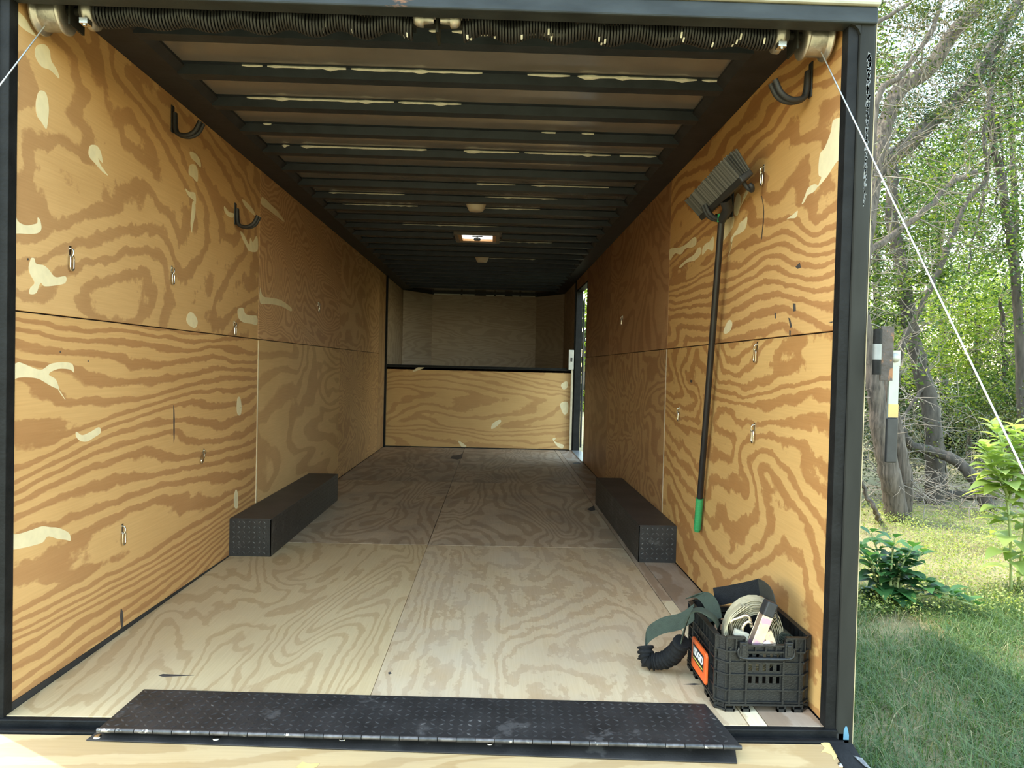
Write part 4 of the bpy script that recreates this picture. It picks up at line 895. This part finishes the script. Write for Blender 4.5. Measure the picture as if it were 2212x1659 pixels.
leafmesh('foliage', np.concatenate([clusters(cs, 6500, .22, .3, .2), clusters(t3, 3000, .12, .12, .12)]), .058, broad, tC, aspect=.55, rng=rngT)

# trees further right and behind
def backtree(name, label, trunk, r, cs, n, spread, size, mt, ntw=40, bk=bark2):
    t = rootof(name, label, trunk[0]); m_ = MB(); p = stem(m_, trunk, r, r*.5, .02, 9, 6)
    tips = []
    for c in cs[::2]:
        q = p[min(len(p)-1, rT.randrange(len(p)//2, len(p)))]; stem(m_, [q, q.lerp(Vector(c), .55)+Vector((0, 0, .1)), Vector(c)], r*.3, r*.1, .03, 6, 5)
    m_.build('trunk', bk, t); m_ = MB(); twigs(m_, [Vector(c) for c in cs]+p[len(p)//2:], ntw, 1.2, .009, (.8, .6, .6), 0, 3, tips); m_.build('twigs', twigm, t)
    leafmesh('foliage', np.concatenate([clusters(cs, n, *spread), clusters(tips, n//4, .15, .15, .15)]), size, mt, t, aspect=.58, rng=rngT); return t
def pts(y, *uv): return [at(u, v, 1, y+rT.uniform(-.5, .5)) for u, v in uv]
backtree('leafy_tree', 'leafy tree with thin dark trunk at the right edge of the view', [at(2215, 1060, 1, 9), at(2205, 800, 1, 9), at(2190, 560, 1, 9), at(2160, 380, 1, 9), at(2140, 240, 1, 9), at(2150, 100, 1, 9)], .08,
         pts(9.2, (2190, 330), (2200, 400), (2180, 460), (2205, 520), (2150, 480), (2195, 590), (2170, 540), (2210, 660), (2120, 520), (2215, 280), (2090, 590)), 6500, (.25, .4, .22), .062, broad, 50)
backtree('bright_shrub', 'bright sunlit yellow green shrub behind the steel cable', [at(2090, 1040, 1, 11), at(2095, 900, 1, 11), at(2110, 760, 1, 11), at(2120, 680, 1, 11)], .05,
         pts(11, (2010, 690), (2040, 670), (2080, 650), (2120, 660), (2160, 690), (2030, 740), (2070, 720), (2110, 720), (2150, 750), (2190, 730), (2020, 790), (2060, 790), (2100, 790), (2000, 770), (2080, 830)), 9500, (.24, .45, .18), .062, bright, 30)
backtree('leafy_tree', 'greener leafy tree standing right of the bright shrub', [at(2190, 1040, 1, 10), at(2180, 900, 1, 10), at(2170, 760, 1, 10), at(2160, 640, 1, 10)], .06,
         pts(10.2, (2150, 830), (2190, 800), (2210, 850), (2170, 870), (2130, 880), (2200, 900), (2160, 920), (2110, 870), (2210, 760), (2190, 690)), 6500, (.24, .4, .2), .06, broad, 40)
bg_spec = [(14, 'tall tree behind the cedars seen between the pale branches', ((1880, 200), (1920, 140), (1870, 330), (1940, 380), (1890, 450), (1960, 300), (1900, 560), (1860, 90), (2000, 400), (1940, 480)), (1890, 1010), broad),
           (16, 'tall tree far behind the slanting dark trunk', ((2010, 330), (2060, 300), (2040, 430), (2100, 260), (2080, 380), (2010, 500), (2060, 500), (2120, 330), (2090, 470)), (2040, 1000), broad),
           (15, 'tall tree far back near the upper right corner', ((2180, 130), (2200, 60), (2160, 220), (2210, 200), (2130, 120), (2190, 300), (2215, 380), (2100, 60)), (2190, 1000), cedar),
           (18, 'pale green tree far back beyond the bright shrub', ((1900, 700), (1940, 740), (1890, 800), (1930, 800), (1910, 850), (1970, 700), (2040, 600), (2100, 600), (2160, 620), (2210, 600)), (1950, 980), bright)]
for y, lab, uv, bs, mt in bg_spec:
    cs = pts(y, *uv); b = at(bs[0], bs[1], 1, y); b.z = GZ
    backtree('background_tree', lab, [b, b.lerp(Vector(cs[0]), .5)+Vector((.1, 0, 0)), Vector(cs[0])], .11, cs, 8500, (.42, .7, .42), .095, mt, 25)
for k, (x, y) in enumerate([(3.5, 26), (8.5, 24), (13.5, 25), (18, 22), (21, 16)]):
    b = Vector((x, y, GZ)); cs = [b+Vector((rT.uniform(-2.4, 2.4), rT.uniform(-1.2, 1.2), rT.uniform(.6, 5.6))) for _ in range(26)]
    backtree('background_tree', ['distant tree seen through the side door gap', 'distant tree closing the view just right of the trailer', 'distant tree far back behind the bright shrub', 'distant tree beyond the leafy tree at the right edge', 'distant tree at the far right beyond the tall weed'][k],
             [b, b+Vector((.1, 0, 1.5)), b+Vector((0, .1, 3))], .14, cs, 7000, (.55, .6, .5), .17, broad if k % 2 else bright, 10)

for bx, by, lab in ((2.6, 10.2, 'unseen tree added close behind the trailer, its crown shading the thicket'), (1.0, 13.0, 'unseen tree added further behind the trailer, its crown shading the thicket')):  # out-of-view crowns, added to cast shade on the ground under the visible trees
    b = Vector((bx, by, GZ)); cs = [b+Vector((rT.uniform(-2.1, 2.0), rT.uniform(-1.5, 2.0), rT.uniform(4.6, 7.6))) for _ in range(34)]
    backtree('cedar_tree', lab, [b, b+Vector((.1, 0, 2)), b+Vector((0, .1, 4.6))], .16, cs, 9000, (.6, .6, .4), .19, cedar, 10)
for k, (u, y) in enumerate(((1900, 12.5), (1985, 13), (2075, 12.8), (2160, 12.6), (2250, 12.4))):
    b = at(u, 1000, 1, y); b.z = GZ; cs = [b+Vector((rT.uniform(-.55, .55), rT.uniform(-.4, .4), rT.uniform(.25, (1.9, .75, .7, 1.5, 1.9)[k]))) for _ in range(16)]
    backtree('dark_shrub', ['dark shaded shrub behind the old cedar trunk', 'dark shaded shrub behind the middle dark trunk', 'dark shaded shrub behind the arching fallen limb', 'dark shaded shrub behind the tall weed', 'dark shaded shrub at the far right edge'][k], [b, b+Vector((.05, 0, .6)), b+Vector((0, .05, 1.3))], .05, cs, 5200, (.26, .3, .22), .085,
             leafmat('dark_shrub_leaf', [lin((30, 44, 28)), lin((46, 64, 36)), lin((70, 86, 48))], .25), 20)
# fallen limbs and the tangle on the ground
for nm, p_, r0, r1, lab in [('fallen_limb', [at(1935, 905, 1, 6.9), at(1965, 958, 1, 6.9), at(2015, 975, 1, 6.9), at(2065, 995, 1, 6.8), at(2105, 1035, 1, 6.7), at(2125, 1075, 1, 6.6), G(2140, 1110)], .05, .085, 'dark arching fallen limb crossing behind the tall weed'),
                           ('fallen_limb', [G(1965, 1088)+Vector((0, 0, .06)), G(2040, 1082)+Vector((0, 0, .08)), G(2100, 1082)+Vector((0, 0, .08)), G(2150, 1080)+Vector((0, 0, .06))], .055, .06, 'dark fallen log lying flat behind the cedar trunk'),
                           ('fallen_branch', [at(1858, 1035, 1, 5.2), at(1873, 1070, 1, 5.2), at(1893, 1108, 1, 5.2), G(1902, 1128)], .018, .026, 'pale broken branch leaning beside the rear post')]:
    m_ = MB(); stem(m_, p_, r0, r1, .012, 9, 6); tag(m_.build(nm, bark2 if nm == 'fallen_limb' else bark), lab, 'fallen branch', 'fallen wood under the trees')
m_ = MB()
bp = [G(rT.uniform(1865, 2210), rT.uniform(1065, 1130))+Vector((0, 0, rT.uniform(.02, .5))) for _ in range(60)]
twigs(m_, bp, 150, .7, .006, (1, .6, .35), .1, 3); tag(m_.build('brush_litter', twigm), 'tangle of dry grey twigs under the trees', 'twigs', None, 'stuff')
cs = [G(u, v)+Vector((0, 0, h)) for u, v, h in [(1880, 1075, .5), (1960, 1070, .7), (2060, 1060, .5), (2110, 1060, .8), (2180, 1060, .7), (2140, 1040, .9), (1900, 1050, .9), (2210, 1040, .8), (2050, 1030, .8), (2090, 1010, 1.2)]]
tag(leafmesh('undergrowth', clusters(cs, 9000, .4, .6, .3), .05, leafmat('undergrowth_leaf', [lin((38, 48, 28)), lin((64, 72, 38)), lin((96, 96, 56))], .3), rng=rngT), 'shaded small leaved undergrowth beneath the trees', 'undergrowth', None, 'stuff')

# tall sunlit weed and the dark leafy weed
def broadleaf(mb, base, d, L_, w_, droop, up=None):
    """one broad pointed leaf with a folded midrib and a drooping tip"""
    d = Vector(d).normalized(); up = Vector(up) if up else Vector((0, 0, 1)); s_ = d.cross(up); s_ = s_.normalized() if s_.length > .05 else Vector((1, 0, 0)); n_ = s_.cross(d)
    vs = []; prof = [(0, .05), (.15, .62), (.35, 1.0), (.6, .82), (.82, .42), (1, .0)]
    for t_, k in prof:
        c = Vector(base)+d*L_*t_-Vector((0, 0, 1))*droop*L_*t_*t_; w2 = w_*.5*k
        vs += [c-s_*w2+n_*w2*.28, c, c+s_*w2+n_*w2*.28]
    fs = []
    for i in range(len(prof)-1): fs += [(3*i, 3*i+1, 3*i+4, 3*i+3), (3*i+1, 3*i+2, 3*i+5, 3*i+4)]
    mb.add(vs, fs, True)
def weedplant(label, name, stems_, mt, stm, nleaf, L0, L1, rng, grp):
    t = thing(name, label, 'plant', tuple(stems_[0][0]), grp); sm_ = MB(); lf = MB()
    for st in stems_:
        P = smoothpath(st, 8); sm_.tube(P, [.011*(1-.6*i/(len(P)-1)) for i in range(len(P))], 7)
        for k in range(nleaf):
            f_ = .08+.92*k/(nleaf-1); q = P[min(len(P)-1, int(f_*(len(P)-1)))]; a_ = k*2.4+rng.uniform(-.4, .4); L_ = (L0+(L1-L0)*f_)*rng.uniform(.75, 1.2)
            d = Vector((math.cos(a_), math.sin(a_), .35+.5*f_)); b = q+d.normalized()*L_*.16; sm_.tube([q, b], [.0028, .002], 4, caps=False)
            broadleaf(lf, b, d, L_, L_*.62, .6-.3*f_)
    sm_.build('stem', stm, t); lf.build('leaves', mt, t); return t
stm_ = mat('weed_stem', (.30, .36, .14), .6, 0, .15)
rw_ = random.Random(12); Ye = 3.15
sb_ = at(2184, 1285, 2, GZ)
st_ = [[sb_, at(2182, 1150, 1, Ye), at(2172, 1050, 1, Ye), at(2165, 960, 1, Ye), at(2140, 912, 1, Ye)],
       [at(2178, 1090, 1, Ye), at(2190, 1030, 1, Ye+.05), at(2196, 970, 1, Ye+.1), at(2190, 918, 1, Ye+.1)],
       [at(2176, 1070, 1, Ye), at(2150, 1010, 1, Ye-.05), at(2125, 960, 1, Ye-.08)],
       [sb_+Vector((.12, .1, 0)), at(2215, 1120, 1, Ye), at(2222, 1000, 1, Ye), at(2218, 940, 1, Ye)]]
weedplant('tall sunlit weed with broad pale green leaves at the right edge', 'tall_weed', st_, weed, stm_, 40, .27, .11, rw_, 'broad leaved weeds')
db = at(1918, 1308, 2, GZ); st_ = []
for k in range(9):
    a_ = k*.75; r_ = rw_.uniform(.05, .24); tp = db+Vector((math.cos(a_)*r_*1.1+.02, math.sin(a_)*r_*.6, rw_.uniform(.28, .50))); st_.append([db+Vector((math.cos(a_)*.05, math.sin(a_)*.05, 0)), (db+tp)/2+Vector((0, 0, .05)), tp])
for k in range(3): tp = db+Vector((.20+.12*k, -.16-.07*k, .20-.05*k)); st_.append([db, (db+tp)/2+Vector((0, 0, .07)), tp])
weedplant('dark green leafy weed in the shade beside the rear post', 'leafy_weed', st_, darkweed, stm_, 16, .19, .12, rw_, 'broad leaved weeds')

# grass
def in_view_ground(n, u0, u1, v0, v1, rng):
    u = rng.uniform(u0, u1, n); v = rng.uniform(v0, v1, n)
    d = _f[None]+np.outer((u-1106)/F, _r)-np.outer((v-829.5)/F, _u); t = (GZ-CAM[2])/d[:, 2]; return CAM[None]+d*t[:, None]
def blades(name, n, x0, x1, y0, y1, h0, h1, w0, mt, label, seed, dens=None, lean=.5):
    rng = np.random.default_rng(seed); X = rng.uniform(x0, x1, n); Y = rng.uniform(y0, y1, n)
    if dens is not None: k = dens(X, Y, rng); X, Y = X[k], Y[k]
    n = len(X); h = rng.uniform(h0, h1, n); a_ = rng.uniform(0, 2*math.pi, n); l = h*rng.uniform(.1, lean*2, n); w_ = w0*rng.uniform(.6, 1.3, n)
    dx, dy = np.cos(a_), np.sin(a_); b = np.stack([X, Y, np.full(n, GZ)], 1); sd_ = np.stack([-dy, dx, 0*dx], 1)*w_[:, None]*.5
    mid = b+np.stack([dx*l*.35, dy*l*.35, h*.65], 1); tip = b+np.stack([dx*l, dy*l, h*(1-.25*rng.uniform(0, 1, n))], 1)
    v = np.stack([b-sd_, b+sd_, mid-sd_*.8, mid+sd_*.8, tip], 1).reshape(-1, 3); ii = np.arange(n)*5
    q = np.stack([ii, ii+1, ii+3, ii, ii+3, ii+2, ii+2, ii+3, ii+4], 1).reshape(-1)
    me = bpy.data.meshes.new(name); me.vertices.add(5*n); me.vertices.foreach_set('co', v.ravel()); me.loops.add(9*n); me.loops.foreach_set('vertex_index', q.astype(np.int32))
    me.polygons.add(3*n); me.polygons.foreach_set('loop_start', (np.arange(3*n)*3).astype(np.int32)); me.update(calc_edges=True); me.validate(); me.materials.append(mt)
    o = bpy.data.objects.new(name, me); COL.objects.link(o); return tag(o, label, 'grass', None, 'stuff')
grassm = leafmat('grass_blade', [lin((52, 84, 40)), lin((74, 106, 50)), lin((104, 124, 66))], .35)
straw = leafmat('straw_blade', [lin((120, 112, 78)), lin((150, 140, 100)), lin((188, 176, 134))], .25)
cover = leafmat('ground_cover_leaf', [lin((108, 126, 62)), lin((140, 154, 82)), lin((172, 176, 114))], .45)
def noise2(X, Y, s_, off=0): return np.array([mnoise.noise(Vector((x*s_+off, y*s_, off))) for x, y in zip(X, Y)])
wedge = lambda X, Y: (X > 1.33) & (X < .62+.76*(Y+2.2))
blades('green_grass', 70000, 1.34, 4.6, .2, 3.4, .035, .11, .0036, grassm, 'soft green grass in the shade beside the trailer', 31, lambda X, Y, r: wedge(X, Y) & (noise2(X, Y, 1.6)+r.uniform(-.35, .35, len(X)) > -.06-.25*(X < 1.9)), 1.3)
blades('dry_grass', 30000, 1.34, 6.5, .2, 5.6, .03, .09, .0034, straw, 'dry straw coloured grass among the green', 32, lambda X, Y, r: wedge(X, Y) & (noise2(X, Y, 1.6)+r.uniform(-.4, .4, len(X)) < .0), 1.6)
rng_ = np.random.default_rng(33); X = rng_.uniform(2.4, 7.5, 75000); Y = rng_.uniform(2.6, 6.8, 75000)
k = wedge(X, Y) & (noise2(X, Y, 2.3, 4)+rng_.uniform(-.3, .3, len(X)) > -.1); X, Y = X[k], Y[k]
tag(leafmesh('ground_cover', np.stack([X, Y, GZ+rng_.uniform(.01, .13, len(X))], 1),   .023, cover, aspect=.6, rng=rngT, up=1.2), 'sunlit low ground cover weeds in front of the trees', 'ground cover', None, 'stuff')

# pale low building far off between the trunks
bl = at(2000, 832, 1, 21); b2v = at(2090, 836, 1, 21)
bt = thing('far_building', 'low pale building with a white roof far off between the trunks', 'building', (bl.x, 21, GZ))
MB().box((bl.x, 21, GZ), (b2v.x+1, 23, bl.z-.22)).build('wall', mat('pale_wall', (.46, .44, .42), .8, 0, .2, 3), bt)
MB().box((bl.x-.15, 20.8, bl.z-.22), (b2v.x+1.2, 23.2, bl.z)).build('roof', white, bt)
